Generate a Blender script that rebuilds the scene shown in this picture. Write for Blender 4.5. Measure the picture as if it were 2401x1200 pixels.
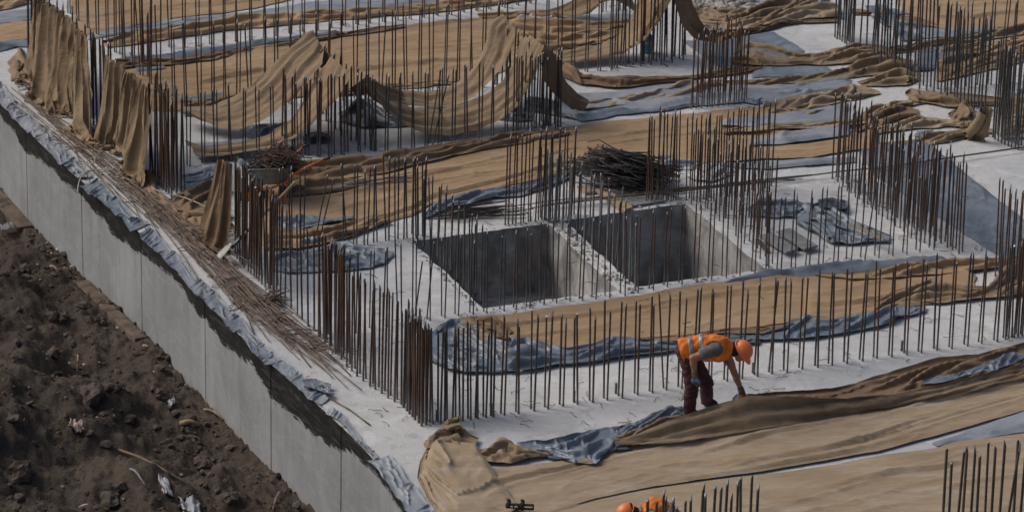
import bpy, bmesh, math, random
import numpy as np
from mathutils import Vector, Matrix, geometry, noise as mnoise
R = math.radians
rnd = random.Random(7)
C = bpy.context.scene.collection
for o in list(bpy.data.objects): bpy.data.objects.remove(o)

# ------------------------------------------------------------------ camera
F, PITCH, ROLL, H = 9000.0, R(20.7), 0.020, 18.56
cam = bpy.data.objects.new('camera', bpy.data.cameras.new('camera')); C.objects.link(cam)
cam.data.sensor_width = 36; cam.data.lens = 36*F/2401
cam.data.clip_start = 1; cam.data.clip_end = 2000
CR = Matrix.Rotation(math.pi/2-PITCH, 3, 'X') @ Matrix.Rotation(ROLL, 3, 'Z')
cam.matrix_world = Matrix.Translation((0, 0, H)) @ CR.to_4x4()
cam.data.dof.use_dof = True; cam.data.dof.focus_distance = 50; cam.data.dof.aperture_fstop = 3.2
sc = bpy.context.scene; sc.camera = cam

# ------------------------------------------------------------------ light: soft overcast daylight
SUN = Vector((-.70, .16, .70)).normalized()
w = bpy.data.worlds.new('World'); sc.world = w; w.use_nodes = True
nt = w.node_tree; bg = nt.nodes['Background']
sky = nt.nodes.new('ShaderNodeTexSky'); sky.sky_type = 'NISHITA'; sky.sun_disc = False
sky.sun_elevation = math.asin(SUN.z); sky.sun_rotation = math.atan2(SUN.x, SUN.y)
sky.air_density = 1.0; sky.dust_density = 5; sky.ozone_density = .6
nt.links.new(sky.outputs[0], bg.inputs[0]); bg.inputs[1].default_value = .076
sl = bpy.data.lights.new('sun', 'SUN'); sl.energy = 1.35; sl.angle = R(36); sl.color = (1, .965, .92)
so = bpy.data.objects.new('sun', sl); C.objects.link(so)
so.rotation_euler = SUN.to_track_quat('Z', 'Y').to_euler()
sc.view_settings.view_transform = 'Standard'; sc.view_settings.look = 'None'
sc.view_settings.exposure = .05; sc.view_settings.gamma = 1

# ------------------------------------------------------------------ projection helpers (photograph pixel -> place on the slab)
CRn = np.array(CR)
def ray(px, py):
    px = np.asarray(px, float); py = np.asarray(py, float)
    d = np.stack([(px-1200.5)/F, -(py-600)/F, -np.ones_like(px+py)], -1)
    return d @ CRn.T
def G(px, py, z=0.0):
    d = ray(px, py); t = (z-H)/d[..., 2]
    return d*t[..., None] + np.array([0, 0, H])
def V(px, py, gy, dy=0.0):
    Y0 = G(px, gy)[..., 1] + dy
    d = ray(px, py); t = Y0/d[..., 1]
    return d*t[..., None] + np.array([0, 0, H])
def g(px, py, z=0.0): return Vector(G(px, py, z))
def v(px, py, gy, dy=0.0): return Vector(V(px, py, gy, dy))
def proj(p):
    q = CR.transposed() @ (Vector(p)-Vector((0, 0, H)))
    return (1200.5+F*q.x/-q.z, 600-F*q.y/-q.z)

# ------------------------------------------------------------------ noise
_rs = np.random.RandomState(3); _perm = _rs.permutation(512); _ang = _rs.rand(512)*2*np.pi
def pn(x, y, seed=0):
    x = np.asarray(x, float)+seed*17.31; y = np.asarray(y, float)+seed*9.77
    xi = np.floor(x).astype(int); yi = np.floor(y).astype(int); xf = x-xi; yf = y-yi
    def gr(ix, iy, dx, dy):
        a = _ang[_perm[(_perm[(ix+seed*7) & 511]+iy) & 511]]
        return np.cos(a)*dx+np.sin(a)*dy
    u = xf*xf*xf*(xf*(xf*6-15)+10); vv = yf*yf*yf*(yf*(yf*6-15)+10)
    a = gr(xi, yi, xf, yf); b = gr(xi+1, yi, xf-1, yf); c = gr(xi, yi+1, xf, yf-1); d = gr(xi+1, yi+1, xf-1, yf-1)
    return 1.5*((a+(b-a)*u)+((c+(d-c)*u)-(a+(b-a)*u))*vv)
def ridge(x, y, seed, k=2): return np.clip(1-np.abs(pn(x, y, seed))*1.6, 0, 1)**k
def fbm(x, y, seed, o=4):
    s = 0; a = 1
    for i in range(o): s = s+a*pn(x*2**i, y*2**i, seed+i); a *= .5
    return s

# ------------------------------------------------------------------ materials
def mat(name, build):
    m = bpy.data.materials.new(name); m.use_nodes = True
    n = m.node_tree; b = n.nodes['Principled BSDF']; build(n, b); return m
def N(n, t, **k):
    x = n.nodes.new(t)
    for a, b in k.items():
        if a.startswith('i_'): x.inputs[int(a[2:]) if a[2:].isdigit() else a[2:]].default_value = b
        else: setattr(x, a, b)
    return x
def L(n, a, b): n.links.new(a, b)
def coords(n, scale=(1, 1, 1), src='Position', rot=(0, 0, 0)):
    mp = N(n, 'ShaderNodeMapping'); mp.inputs['Scale'].default_value = scale; mp.inputs['Rotation'].default_value = rot
    if src == 'Position': L(n, N(n, 'ShaderNodeNewGeometry').outputs['Position'], mp.inputs[0])
    else: L(n, N(n, 'ShaderNodeTexCoord').outputs[src], mp.inputs[0])
    return mp.outputs[0]
def noi(n, co, s, det=4, rough=.55, dist=0):
    x = N(n, 'ShaderNodeTexNoise'); x.inputs['Scale'].default_value = s; x.inputs['Detail'].default_value = det
    x.inputs['Roughness'].default_value = rough; x.inputs['Distortion'].default_value = dist
    L(n, co, x.inputs['Vector']); return x.outputs['Fac']
def ramp(n, f, stops, interp='LINEAR'):
    x = N(n, 'ShaderNodeValToRGB'); cr = x.color_ramp; cr.interpolation = interp
    while len(cr.elements) < len(stops): cr.elements.new(.5)
    for e, (p, c) in zip(cr.elements, stops):
        e.position = p; e.color = (c, c, c, 1) if not isinstance(c, tuple) else (*c, 1)
    L(n, f, x.inputs[0]); return x.outputs[0]
def mix(n, f, a, b, mode='MIX'):
    x = N(n, 'ShaderNodeMix'); x.data_type = 'RGBA'; x.blend_type = mode
    for s, val in ((0, f), (6, a), (7, b)):
        if isinstance(val, (int, float)): x.inputs[s].default_value = val
        elif isinstance(val, tuple): x.inputs[s].default_value = (*val, 1)
        else: L(n, val, x.inputs[s])
    return x.outputs[2]
def math_(n, op, a, b=0.0, c=None):
    x = N(n, 'ShaderNodeMath'); x.operation = op
    for i, val in enumerate((a, b) if c is None else (a, b, c)):
        if isinstance(val, (int, float)): x.inputs[i].default_value = val
        else: L(n, val, x.inputs[i])
    return x.outputs[0]
def bump(n, b, h, dist=.01, st=.5, prev=None):
    x = N(n, 'ShaderNodeBump'); x.inputs['Strength'].default_value = st; x.inputs['Distance'].default_value = dist
    L(n, h, x.inputs['Height'])
    if prev is not None: L(n, prev, x.inputs['Normal'])
    L(n, x.outputs[0], b.inputs['Normal']); return x.outputs[0]
def simple(name, col, rough=.7, metal=0, var=.25, scale=20, bm=.003):
    def f(n, b):
        co = coords(n)
        q = noi(n, co, scale, 5)
        c = mix(n, ramp(n, q, [(.3, 0.), (.7, 1.)]), tuple(x*(1-var) for x in col), tuple(min(1, x*(1+var)) for x in col))
        L(n, c, b.inputs['Base Color']); b.inputs['Roughness'].default_value = rough; b.inputs['Metallic'].default_value = metal
        if bm: bump(n, b, noi(n, co, scale*3, 3), bm, .4)
    return mat(name, f)

def m_slab(n, b):
    co = coords(n)
    c = mix(n, ramp(n, noi(n, co, .35, 5, .6, .6), [(.3, 0.), (.7, 1.)]), (.49, .51, .535), (.63, .62, .605))
    c = mix(n, ramp(n, noi(n, co, 1.3, 6, .65, 1.2), [(.50, 0.), (.68, .75)]), c, (.70, .705, .71))
    c = mix(n, ramp(n, noi(n, coords(n, (1, 1, 1)), 3.2, 8, .7, .5), [(.53, 0.), (.70, .65)]), c, (.30, .285, .265))
    c = mix(n, ramp(n, noi(n, co, 38, 3, .6), [(.64, 0.), (.72, .7)]), c, (.16, .155, .15))
    # straight board marks of the pour, along the building's long direction
    st = noi(n, coords(n, (.5, 6, 1), rot=(0, 0, R(-24))), 1.2, 4)
    c = mix(n, ramp(n, st, [(.50, 0.), (.7, .22)]), c, (.33, .33, .33))
    L(n, c, b.inputs['Base Color']); b.inputs['Roughness'].default_value = .88
    h = math_(n, 'ADD', noi(n, co, 6, 8, .65), math_(n, 'MULTIPLY', noi(n, co, 45, 4), .4))
    bump(n, b, h, .035, .6)
M_SLAB = mat('dusty_concrete', m_slab)

def m_wall(n, b):
    co = coords(n)
    c = mix(n, ramp(n, noi(n, co, .55, 5, .6, .8), [(.35, 0.), (.65, 1.)]), (.25, .262, .275), (.37, .385, .405))
    dr = noi(n, coords(n, (5, 5, .5)), 1.0, 5, .6)
    c = mix(n, ramp(n, dr, [(.45, 0.), (.72, .55)]), c, (.21, .205, .19))
    c = mix(n, ramp(n, noi(n, coords(n, (1, 1, 2.4)), 1.7, 6, .65, 1.5), [(.52, 0.), (.60, .22), (.66, 0.), (1, 0.)]), c, (.46, .46, .46))
    c = mix(n, ramp(n, noi(n, co, 60, 2), [(.66, 0.), (.72, .5)]), c, (.12, .12, .11))
    sep = N(n, 'ShaderNodeSeparateXYZ'); L(n, N(n, 'ShaderNodeNewGeometry').outputs['Position'], sep.inputs[0]); z = sep.outputs[2]
    # brown soil splash near the foot
    spl = math_(n, 'ADD', z, math_(n, 'MULTIPLY', noi(n, co, 2.5, 4), .5))
    c = mix(n, ramp(n, math_(n, 'ADD', spl, 2.0), [(.60, .7), (.85, 0.)]), c, (.21, .175, .135))
    # brushed bitumen coat along the top: width follows a noise, ragged brushed edge
    wv = noi(n, coords(n, (1, 1, 0)), .42, 3, .6)
    rag = noi(n, coords(n, (4, 4, 22), rot=(0, 0, 0)), 1.6, 5, .7)
    e = math_(n, 'ADD', z, math_(n, 'ADD', math_(n, 'MULTIPLY', ramp(n, wv, [(.36, 0.), (.62, 1.)]), .30), math_(n, 'MULTIPLY', rag, .30)))
    tar = ramp(n, math_(n, 'ADD', e, .02), [(.005, 0.), (.035, 1.)])
    tc = mix(n, ramp(n, noi(n, coords(n, (2, 2, 18)), 1.5, 6, .7, .4), [(.5, 0.), (.66, 1.)]), (.008, .008, .009), (.055, .055, .055))
    tc = mix(n, ramp(n, noi(n, coords(n, (1.2, 1.2, 14)), 1.1, 6, .75, .8), [(.58, 0.), (.68, .7)]), tc, (.16, .16, .165))
    c = mix(n, tar, c, tc)
    L(n, c, b.inputs['Base Color'])
    L(n, ramp(n, tar, [(0, .85), (1, .6)]), b.inputs['Roughness'])
    bump(n, b, math_(n, 'ADD', noi(n, coords(n, (1, 1, .6)), 5, 7, .65), math_(n, 'MULTIPLY', rag, .3)), .02, .5)
M_WALL = mat('foundation_concrete', m_wall)

def m_pit(n, b):
    co = coords(n)
    c = mix(n, ramp(n, noi(n, co, 1.6, 6, .65, .8), [(.35, 0.), (.65, 1.)]), (.20, .20, .20), (.52, .51, .495))
    c = mix(n, ramp(n, noi(n, coords(n, (1, 1, .3)), 3.2, 5, .6), [(.50, 0.), (.62, .75)]), c, (.13, .125, .12))
    br = N(n, 'ShaderNodeSeparateXYZ'); L(n, N(n, 'ShaderNodeNewGeometry').outputs['Position'], br.inputs[0])
    li = math_(n, 'FRACT', math_(n, 'MULTIPLY', br.outputs[2], 2.2))
    c = mix(n, ramp(n, li, [(0, .5), (.03, 0.)]), c, (.13, .13, .13))
    L(n, c, b.inputs['Base Color']); b.inputs['Roughness'].default_value = .9
    bump(n, b, noi(n, co, 7, 7, .6), .03, .6)
M_PIT = mat('pit_concrete', m_pit)

def burlap(name, lo, hi, wet, pale=.5):
    def f(n, b):
        co = coords(n)
        c = mix(n, ramp(n, noi(n, coords(n, (1, 2.2, 1), rot=(0, 0, R(-20))), .55, 6, .6, .7), [(.32, 0.), (.68, 1.)]), lo, hi)
        c = mix(n, ramp(n, noi(n, coords(n, (1, 3, 1), rot=(0, 0, R(-22))), 1.1, 6, .7, .5), [(.50, 0.), (.72, pale)]), c, (min(1, hi[0]*1.1+.01), min(1, hi[1]*1.2+.02), min(1, hi[2]*1.3+.05)))
        c = mix(n, ramp(n, noi(n, co, .9, 5, .6, 1.5), [(.56, 0.), (.72, .6)]), c, wet)
        c = mix(n, ramp(n, noi(n, coords(n, (1, 9, 1), rot=(0, 0, R(-22))), 2.2, 4, .6, .3), [(.60, 0.), (.74, .35)]), c, tuple(x*.55 for x in lo))
        L(n, c, b.inputs['Base Color']); b.inputs['Roughness'].default_value = .95
        b.inputs['Specular IOR Level'].default_value = .15
        b.inputs['Sheen Weight'].default_value = .08
        wr = noi(n, coords(n, (1, 5, 2.2), rot=(0, 0, R(-22))), 1.6, 6, .62, .9)
        h = math_(n, 'ADD', math_(n, 'MULTIPLY', math_(n, 'ABSOLUTE', math_(n, 'SUBTRACT', wr, .5)), 2.6), math_(n, 'ADD', math_(n, 'MULTIPLY', noi(n, co, 6, 6, .6), .5), math_(n, 'MULTIPLY', noi(n, co, 90, 2), .12)))
        bump(n, b, h, .03, .42)
    return mat(name, f)
M_BUR = burlap('burlap', (.305, .222, .142), (.405, .312, .215), (.33, .235, .12), .8)
M_BURF = burlap('burlap_flap', (.185, .130, .085), (.275, .20, .132), (.19, .12, .06), .25)
M_BURT = burlap('burlap_tan', (.33, .218, .122), (.425, .297, .178), (.33, .19, .085))
M_BURW = burlap('burlap_wet', (.28, .18, .10), (.36, .25, .155), (.30, .165, .065), .35)
M_BURD = burlap('burlap_dark', (.18, .118, .072), (.275, .188, .118), (.20, .115, .055), .25)
M_BURO = burlap('burlap_olive', (.235, .168, .106), (.335, .248, .160), (.27, .18, .095), .25)
def vor(n, co, s):
    x = N(n, 'ShaderNodeTexVoronoi'); x.inputs['Scale'].default_value = s; x.feature = 'F1'; L(n, co, x.inputs['Vector']); return x.outputs['Distance']
def tarpm(name, lo, hi, rough=.42, dirt=.22):
    def f(n, b):
        co = coords(n)
        c = mix(n, ramp(n, noi(n, co, 1.6, 5, .6, .6), [(.35, 0.), (.65, 1.)]), lo, hi)
        c = mix(n, ramp(n, noi(n, coords(n, (1, 1.6, 1)), 2.6, 7, .7, 1), [(.52, 0.), (.80, dirt)]), c, (.36, .36, .35))
        L(n, c, b.inputs['Base Color'])
        L(n, ramp(n, noi(n, co, 1.5, 3), [(.3, rough-.06), (.7, rough+.12)]), b.inputs['Roughness'])
        bump(n, b, math_(n, 'ADD', noi(n, co, 7, 6, .62, 1.6), math_(n, 'MULTIPLY', vor(n, co, 5), .3)), .03, .4)
    return mat(name, f)
M_TARP = tarpm('plastic_sheet', (.135, .165, .205), (.235, .27, .315), .28)
M_TARP2 = tarpm('plastic_sheet_grey', (.17, .19, .23), (.28, .30, .34), .33, .25)
M_TARPD = tarpm('plastic_sheet_dusty', (.22, .25, .29), (.33, .355, .39), .45, .4)
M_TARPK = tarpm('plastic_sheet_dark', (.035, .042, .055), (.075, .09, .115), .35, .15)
M_WHITE = tarpm('white_plastic', (.50, .50, .49), (.62, .62, .61), .4, .2)

def m_rebar(n, b):
    pos = N(n, 'ShaderNodeNewGeometry').outputs['Position']
    sep = N(n, 'ShaderNodeSeparateXYZ'); L(n, pos, sep.inputs[0]); z = sep.outputs[2]
    a = noi(n, coords(n, (1, 1, .15)), 3.1, 2)
    c = mix(n, ramp(n, a, [(.44, 0.), (.56, 1.)]), (.075, .036, .022), (.060, .054, .052))
    a2 = noi(n, coords(n, (1, 1, .9)), 9, 4, .6)
    c = mix(n, ramp(n, a2, [(.42, 0.), (.66, .8)]), c, (.125, .062, .034))
    c = mix(n, ramp(n, noi(n, coords(n, (1, 1, 1)), 24, 3), [(.58, 0.), (.72, .5)]), c, (.16, .15, .145))
    zz = math_(n, 'ADD', z, math_(n, 'MULTIPLY', a2, .35))
    c = mix(n, ramp(n, zz, [(.20, .62), (.52, 0.)]), c, (.25, .25, .255))
    L(n, c, b.inputs['Base Color']); b.inputs['Roughness'].default_value = .65; b.inputs['Metallic'].default_value = .15
    wv = math_(n, 'SINE', math_(n, 'MULTIPLY', z, 420))
    bump(n, b, wv, .004, .5)
M_BAR = mat('rusty_steel', m_rebar)
def m_bar2(lo, hi):
    def f(n, b):
        a2 = noi(n, coords(n, (1, 1, .7)), 7, 5, .6)
        c = mix(n, ramp(n, a2, [(.38, 0.), (.62, 1.)]), lo, hi)
        c = mix(n, ramp(n, noi(n, coords(n), 30, 3), [(.6, 0.), (.74, .4)]), c, (.20, .19, .18))
        sep = N(n, 'ShaderNodeSeparateXYZ'); L(n, N(n, 'ShaderNodeNewGeometry').outputs['Position'], sep.inputs[0])
        zz = math_(n, 'ADD', sep.outputs[2], math_(n, 'MULTIPLY', a2, .35))
        c = mix(n, ramp(n, zz, [(.20, .5), (.5, 0.)]), c, (.24, .24, .245))
        L(n, c, b.inputs['Base Color']); b.inputs['Roughness'].default_value = .6; b.inputs['Metallic'].default_value = .2
        bump(n, b, math_(n, 'SINE', math_(n, 'MULTIPLY', sep.outputs[2], 420)), .004, .5)
    return f
M_BARG = mat('dark_steel', m_bar2((.036, .036, .041), (.075, .072, .070)))
M_BARL = mat('cement_splashed_steel', m_bar2((.13, .14, .15), (.24, .25, .26)))
M_BARR = mat('red_rust_steel', m_bar2((.065, .032, .020), (.125, .062, .036)))
def m_loose(n, b):
    a = noi(n, coords(n, (1.5, 1.5, 8), rot=(0, 0, R(40))), 5, 4)
    c = mix(n, ramp(n, a, [(.38, 0.), (.62, 1.)]), (.08, .047, .030), (.22, .175, .145))
    L(n, c, b.inputs['Base Color']); b.inputs['Roughness'].default_value = .6; b.inputs['Metallic'].default_value = .2
M_LOOSE = mat('loose_steel', m_loose)
M_CUT = simple('cut_steel_end', (.26, .27, .29), .4, .5)

def m_soil(n, b):
    co = coords(n)
    c = mix(n, ramp(n, noi(n, co, .7, 6, .65, .7), [(.35, 0.), (.65, 1.)]), (.056, .046, .039), (.135, .109, .088))
    c = mix(n, ramp(n, noi(n, co, 5, 7, .75), [(.42, 0.), (.72, .8)]), c, (.13, .10, .078))
    c = mix(n, ramp(n, noi(n, co, 30, 4, .7), [(.62, 0.), (.7, .8)]), c, (.24, .20, .165))
    c = mix(n, ramp(n, noi(n, co, 14, 4, .7), [(.3, .8), (.42, 0.)]), c, (.022, .017, .014))
    L(n, c, b.inputs['Base Color']); b.inputs['Roughness'].default_value = .97; b.inputs['Specular IOR Level'].default_value = .15
    bump(n, b, math_(n, 'ADD', noi(n, co, 9, 9, .72), math_(n, 'MULTIPLY', noi(n, co, 40, 5, .7), .35)), .09, .9)
M_SOIL = mat('soil', m_soil)
M_ROCK = simple('clay_clod', (.085, .065, .052), .97, 0, .55, 9, .05)
M_RUB = simple('concrete_rubble', (.36, .34, .31), .9, 0, .3, 8, .02)
M_WOOD = simple('plank_wood', (.34, .24, .15), .8, 0, .3, 9, .006)
M_WOODG = simple('grey_board', (.20, .205, .215), .8, 0, .25, 7, .006)
M_ROPE = simple('pale_rope', (.42, .38, .31), .9, 0, .2, 30, .004)
M_WIRE = simple('tie_wire', (.05, .042, .038), .7, .3, .3, 30, 0)
M_TRAY = simple('galvanised_tray', (.17, .175, .175), .5, .5, .3, 8, .004)
M_ORG = simple('orange_paint', (.55, .14, .025), .5, 0, .3, 12, .002)
M_BLK = simple('black_rubber', (.02, .02, .022), .6, 0, .3, 20, .002)
WL = {}   # world origin of each object
def obj(name, verts, faces, m=None, parent=None, smooth=True, loc=None):
    me = bpy.data.meshes.new(name)
    me.from_pydata([tuple(x) for x in verts], [], [tuple(f) for f in faces]); me.update()
    if m is not None:
        for q in (m if isinstance(m, (list, tuple)) else [m]): me.materials.append(q)
    if smooth: me.polygons.foreach_set('use_smooth', [True]*len(me.polygons))
    o = bpy.data.objects.new(name, me); C.objects.link(o)
    lv = Vector(loc) if loc is not None else Vector((0, 0, 0))
    if loc is not None: me.transform(Matrix.Translation(-lv))
    o.location = lv; WL[o.name] = lv
    if parent is not None:
        o.parent = parent; o.location = lv-WL.get(parent.name, parent.location)
    return o
def tag(o, label=None, cat=None, group=None, kind=None):
    if label: o['label'] = label
    if cat: o['category'] = cat
    if group: o['group'] = group
    if kind: o['kind'] = kind
    return o
def empty(name, loc, label, cat, group=None):
    o = bpy.data.objects.new(name, None); C.objects.link(o); o.location = loc; WL[o.name] = Vector(loc); o.empty_display_size = .2
    return tag(o, label, cat, group)
class MB:
    """collects geometry for ONE mesh"""
    def __init__(s): s.v = []; s.f = []; s.mi = []
    def add(s, vs, fs, mi=0):
        k = len(s.v); s.v += [Vector(x) for x in vs]; s.f += [tuple(i+k for i in f) for f in fs]; s.mi += [mi]*len(fs)
    def tube(s, pts, r, n=6, cap=True, mi=0):
        pts = [Vector(p) for p in pts]; k = len(pts); rs = r if isinstance(r, (list, tuple)) else [r]*k
        vs = []; up = None
        for i, p in enumerate(pts):
            t = (pts[min(i+1, k-1)]-pts[max(i-1, 0)]).normalized()
            if up is None:
                up = Vector((0, 0, 1)) if abs(t.z) < .9 else Vector((1, 0, 0))
            a = t.cross(up).normalized(); b = a.cross(t).normalized(); up = b
            for j in range(n):
                q = 2*math.pi*j/n; vs.append(p+(a*math.cos(q)+b*math.sin(q))*rs[i])
        fs = []
        for i in range(k-1):
            for j in range(n):
                fs.append((i*n+j, i*n+(j+1) % n, (i+1)*n+(j+1) % n, (i+1)*n+j))
        if cap: fs += [tuple(range(n-1, -1, -1)), tuple(range((k-1)*n, k*n))]
        s.add(vs, fs, mi)
    def hull8(s, b4, t4, mi=0):
        s.add(list(b4)+list(t4), [(3, 2, 1, 0), (4, 5, 6, 7), (0, 1, 5, 4), (1, 2, 6, 5), (2, 3, 7, 6), (3, 0, 4, 7)], mi)
    def box(s, c, sx, sy, sz, rz=0, mi=0, tilt=None):
        m = Matrix.Rotation(rz, 3, 'Z')
        if tilt is not None: m = m @ tilt
        c = Vector(c)
        P = lambda a, b, d: c+m @ Vector((a*sx/2, b*sy/2, d*sz/2))
        s.hull8([P(-1, -1, -1), P(1, -1, -1), P(1, 1, -1), P(-1, 1, -1)], [P(-1, -1, 1), P(1, -1, 1), P(1, 1, 1), P(-1, 1, 1)], mi)
    def build(s, name, m, parent=None, smooth=True, loc=None):
        o = obj(name, s.v, s.f, m, parent, smooth, loc)
        if any(s.mi): o.data.polygons.foreach_set('material_index', s.mi)
        return o

# ------------------------------------------------------------------ structure: slab with two pits, wall, soil
WT = [(-260, -20), (-120, 105), (-40, 190), (10, 250), (70, 312), (130, 372), (200, 432), (260, 482), (330, 548), (400, 622), (470, 690), (540, 758), (590, 812),
      (640, 858), (700, 910), (760, 962), (820, 1018), (875, 1075), (925, 1140), (985, 1215), (1060, 1310), (1200, 1490)]
def resamp(pts, n, smooth=0):
    p = np.array([list(q)+([q[1]] if len(q) == 2 else []) for q in pts], float)
    d = np.r_[0, np.cumsum(np.hypot(np.diff(p[:, 0]), np.diff(p[:, 1])))]
    t = np.linspace(0, d[-1], n)
    o = np.stack([np.interp(t, d, p[:, i]) for i in range(3)], -1)
    for _ in range(smooth):
        q = o.copy(); q[1:-1] = (o[:-2]+2*o[1:-1]+o[2:])/4; o = q
    return o
wt = resamp(WT, 160, 4); WALLXY = G(wt[:, 0], wt[:, 1])[:, :2]
PIT1 = [(965, 565), (1285, 524), (1448, 680), (1132, 722)]
PIT2 = [(1322, 517), (1607, 477), (1797, 632), (1490, 672)]
def ragged(pit, seed):
    out = []
    for i in range(4):
        a = g(*pit[i]); b = g(*pit[(i+1) % 4]); k = 24
        nrm = Vector((-(b-a).y, (b-a).x, 0)).normalized()
        for j in range(k):
            p = a.lerp(b, j/k); q = p+nrm*float(pn(i*50+j*.45, .5, seed))*.035
            out.append(q if j else p)
    return out
outer = [Vector((x, y, 0)) for x, y in WALLXY[::-1]]+[Vector((-60, 160, 0)), Vector((200, 160, 0)), Vector((200, 10, 0)), Vector((0, 10, 0))]
h1, h2 = ragged(PIT1, 5), ragged(PIT2, 9)
tris = geometry.tessellate_polygon([outer, h1, h2])
sv = outer+h1+h2
slab = obj('slab', sv, [t for t in tris], M_SLAB, smooth=False); tag(slab, kind='structure')
bm = bmesh.new(); bm.from_mesh(slab.data)
for f in bm.faces:
    if f.normal.z < 0: f.normal_flip()
bm.to_mesh(slab.data); bm.free()
def pit(hp, px4, depth, name):
    mb = MB(); k = len(hp); fl = [p-Vector((0, 0, .10)) for p in hp]
    cs = [g(*c) for c in px4]
    c0 = sum(cs, Vector())/4
    base = []
    for i in range(4):
        a, b = cs[i], cs[(i+1) % 4]
        for j in range(24): base.append(a.lerp(b, j/24))
    for i in range(k):
        j = (i+1) % k
        mid = lambda q, h: Vector((q.x, q.y, -h))
        mb.add([hp[i]-Vector((0, 0, .001)), hp[j]-Vector((0, 0, .001)), mid(base[j], .09), mid(base[i], .09)], [(0, 1, 2, 3)])
        mb.add([mid(base[i], .09), mid(base[j], .09), mid(base[j], depth), mid(base[i], depth)], [(0, 1, 2, 3)])
    mb.add([Vector((c.x, c.y, -depth)) for c in cs], [(0, 1, 2, 3)])
    o = mb.build(name, M_PIT, smooth=False); tag(o, kind='structure'); return o
pit(h1, PIT1, 1.0, 'pit'); pit(h2, PIT2, 1.75, 'pit')

# foundation wall: panels with open joints
JX = [-70, 60, 190, 330, 480, 635, 800, 975]
mb = MB(); n = len(WALLXY); nx = []
for i in range(n):
    a = WALLXY[max(i-1, 0)]; b = WALLXY[min(i+1, n-1)]; t = b-a; t = t/np.hypot(*t); nx.append(np.array([t[1], -t[0]]))
if nx[n//2][0] > 0: nx = [-q for q in nx]
# fine resample along, with grooves at joints
pxs = wt[:, 0]
cols = []
d = np.r_[0, np.cumsum(np.hypot(*np.diff(WALLXY, axis=0).T))]
js = [float(np.interp(j, pxs, d)) for j in JX]
ss = list(np.arange(0, d[-1], .12))
for j in js: ss += [j-.014, j-.008, j+.008, j+.014]
ss = sorted(ss)
for s_ in ss:
    p = np.array([np.interp(s_, d, WALLXY[:, 0]), np.interp(s_, d, WALLXY[:, 1])])
    q = np.array([np.interp(s_, d, [a[0] for a in nx]), np.interp(s_, d, [a[1] for a in nx])])
    ins = .03 if any(abs(s_-j) < .010 for j in js) else 0
    cols.append((p-q*ins, p-q*.35))
for i in range(len(cols)-1):
    (a, a2), (b, b2) = cols[i], cols[i+1]
    for z0, z1 in ((-.004, -.5), (-.5, -1.2), (-1.2, -2.6)):
        mb.add([(a[0], a[1], z0), (b[0], b[1], z0), (b[0], b[1], z1), (a[0], a[1], z1)], [(0, 3, 2, 1)])
    mb.add([(a[0], a[1], -.004), (b[0], b[1], -.004), (b2[0], b2[1], -.004), (a2[0], a2[1], -.004)], [(0, 1, 2, 3)])
fw = mb.build('foundation_wall', M_WALL, smooth=False)
tag(fw, 'long grey concrete foundation wall with black bitumen top above the dirt trench', 'wall')

# soil: height field outwards from the wall
WTOP = WALLXY
nu_, nv_ = 520, 300
sU = np.linspace(0, d[-1], nu_); bV = np.concatenate([[-.05], np.linspace(0, 1, nv_-1)**1.25*11])
PX = np.interp(sU, d, WALLXY[:, 0]); PY = np.interp(sU, d, WALLXY[:, 1])
# one fixed outward direction keeps rows from crossing
nd = np.array([-.80, -.60]); 
XX = PX[:, None]+nd[0]*bV[None]; YY = PY[:, None]+nd[1]*bV[None]
def soil_z(X, Y, b):
    z = -1.50+.10*np.clip(b-.6, 0, 30)
    al = (X*.62-Y*.78)      # along
    z = z+.34*fbm(X*.45, Y*.45, 11, 3)*np.clip(b/1.2, .15, 1)
    z = z+.30*ridge(b*.55+.5*pn(X*.4, Y*.4, 31), al*.13, 21, 2)*np.clip((b-.8)/1.5, 0, 1)
    z = z+.12*fbm(X*1.7, Y*1.7, 12, 4)*np.clip(b/.6, .3, 1)
    z = z+.07*np.abs(fbm(X*4, Y*4, 14, 4))+.035*ridge(X*6, Y*6, 15, 2)*np.clip(fbm(X*1.1, Y*1.1, 16, 2)*3, 0, 1)
    z = z+.10*np.clip(fbm(X*.9+4, Y*.9, 41, 2), 0, 1)
    return z
ZZ = soil_z(XX, YY, bV[None]+0*XX)
vs = np.stack([XX, YY, ZZ], -1).reshape(-1, 3)
ii, jj = np.meshgrid(np.arange(nu_-1), np.arange(nv_-1), indexing='ij')
a_ = (ii*nv_+jj).ravel(); fs = np.stack([a_, a_+1, a_+nv_+1, a_+nv_], -1)
def gridmesh(name, vs, fs, m):
    me = bpy.data.meshes.new(name); me.vertices.add(len(vs)); me.vertices.foreach_set('co', np.ascontiguousarray(vs, dtype=np.float32).ravel())
    me.loops.add(len(fs)*4); me.loops.foreach_set('vertex_index', fs.astype(np.int32).ravel())
    me.polygons.add(len(fs)); me.polygons.foreach_set('loop_start', np.arange(0, len(fs)*4, 4, dtype=np.int32))
    me.polygons.foreach_set('use_smooth', np.ones(len(fs), bool))
    me.update(calc_edges=True); me.validate(); me.materials.append(m)
    o = bpy.data.objects.new(name, me); C.objects.link(o); return o
so_ = gridmesh('ground', vs, fs, M_SOIL); tag(so_, kind='structure')
bm = bmesh.new(); bm.from_mesh(so_.data); bmesh.ops.recalc_face_normals(bm, faces=bm.faces)
if sum(f.normal.z for f in bm.faces[:200]) < 0: bmesh.ops.reverse_faces(bm, faces=bm.faces)
bm.to_mesh(so_.data); bm.free()
gp = obj('terrain', [(-400, -50, -3), (400, -50, -3), (400, 900, -3), (-400, 900, -3)], [(0, 1, 2, 3)], M_SOIL); tag(gp, kind='structure')
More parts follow.
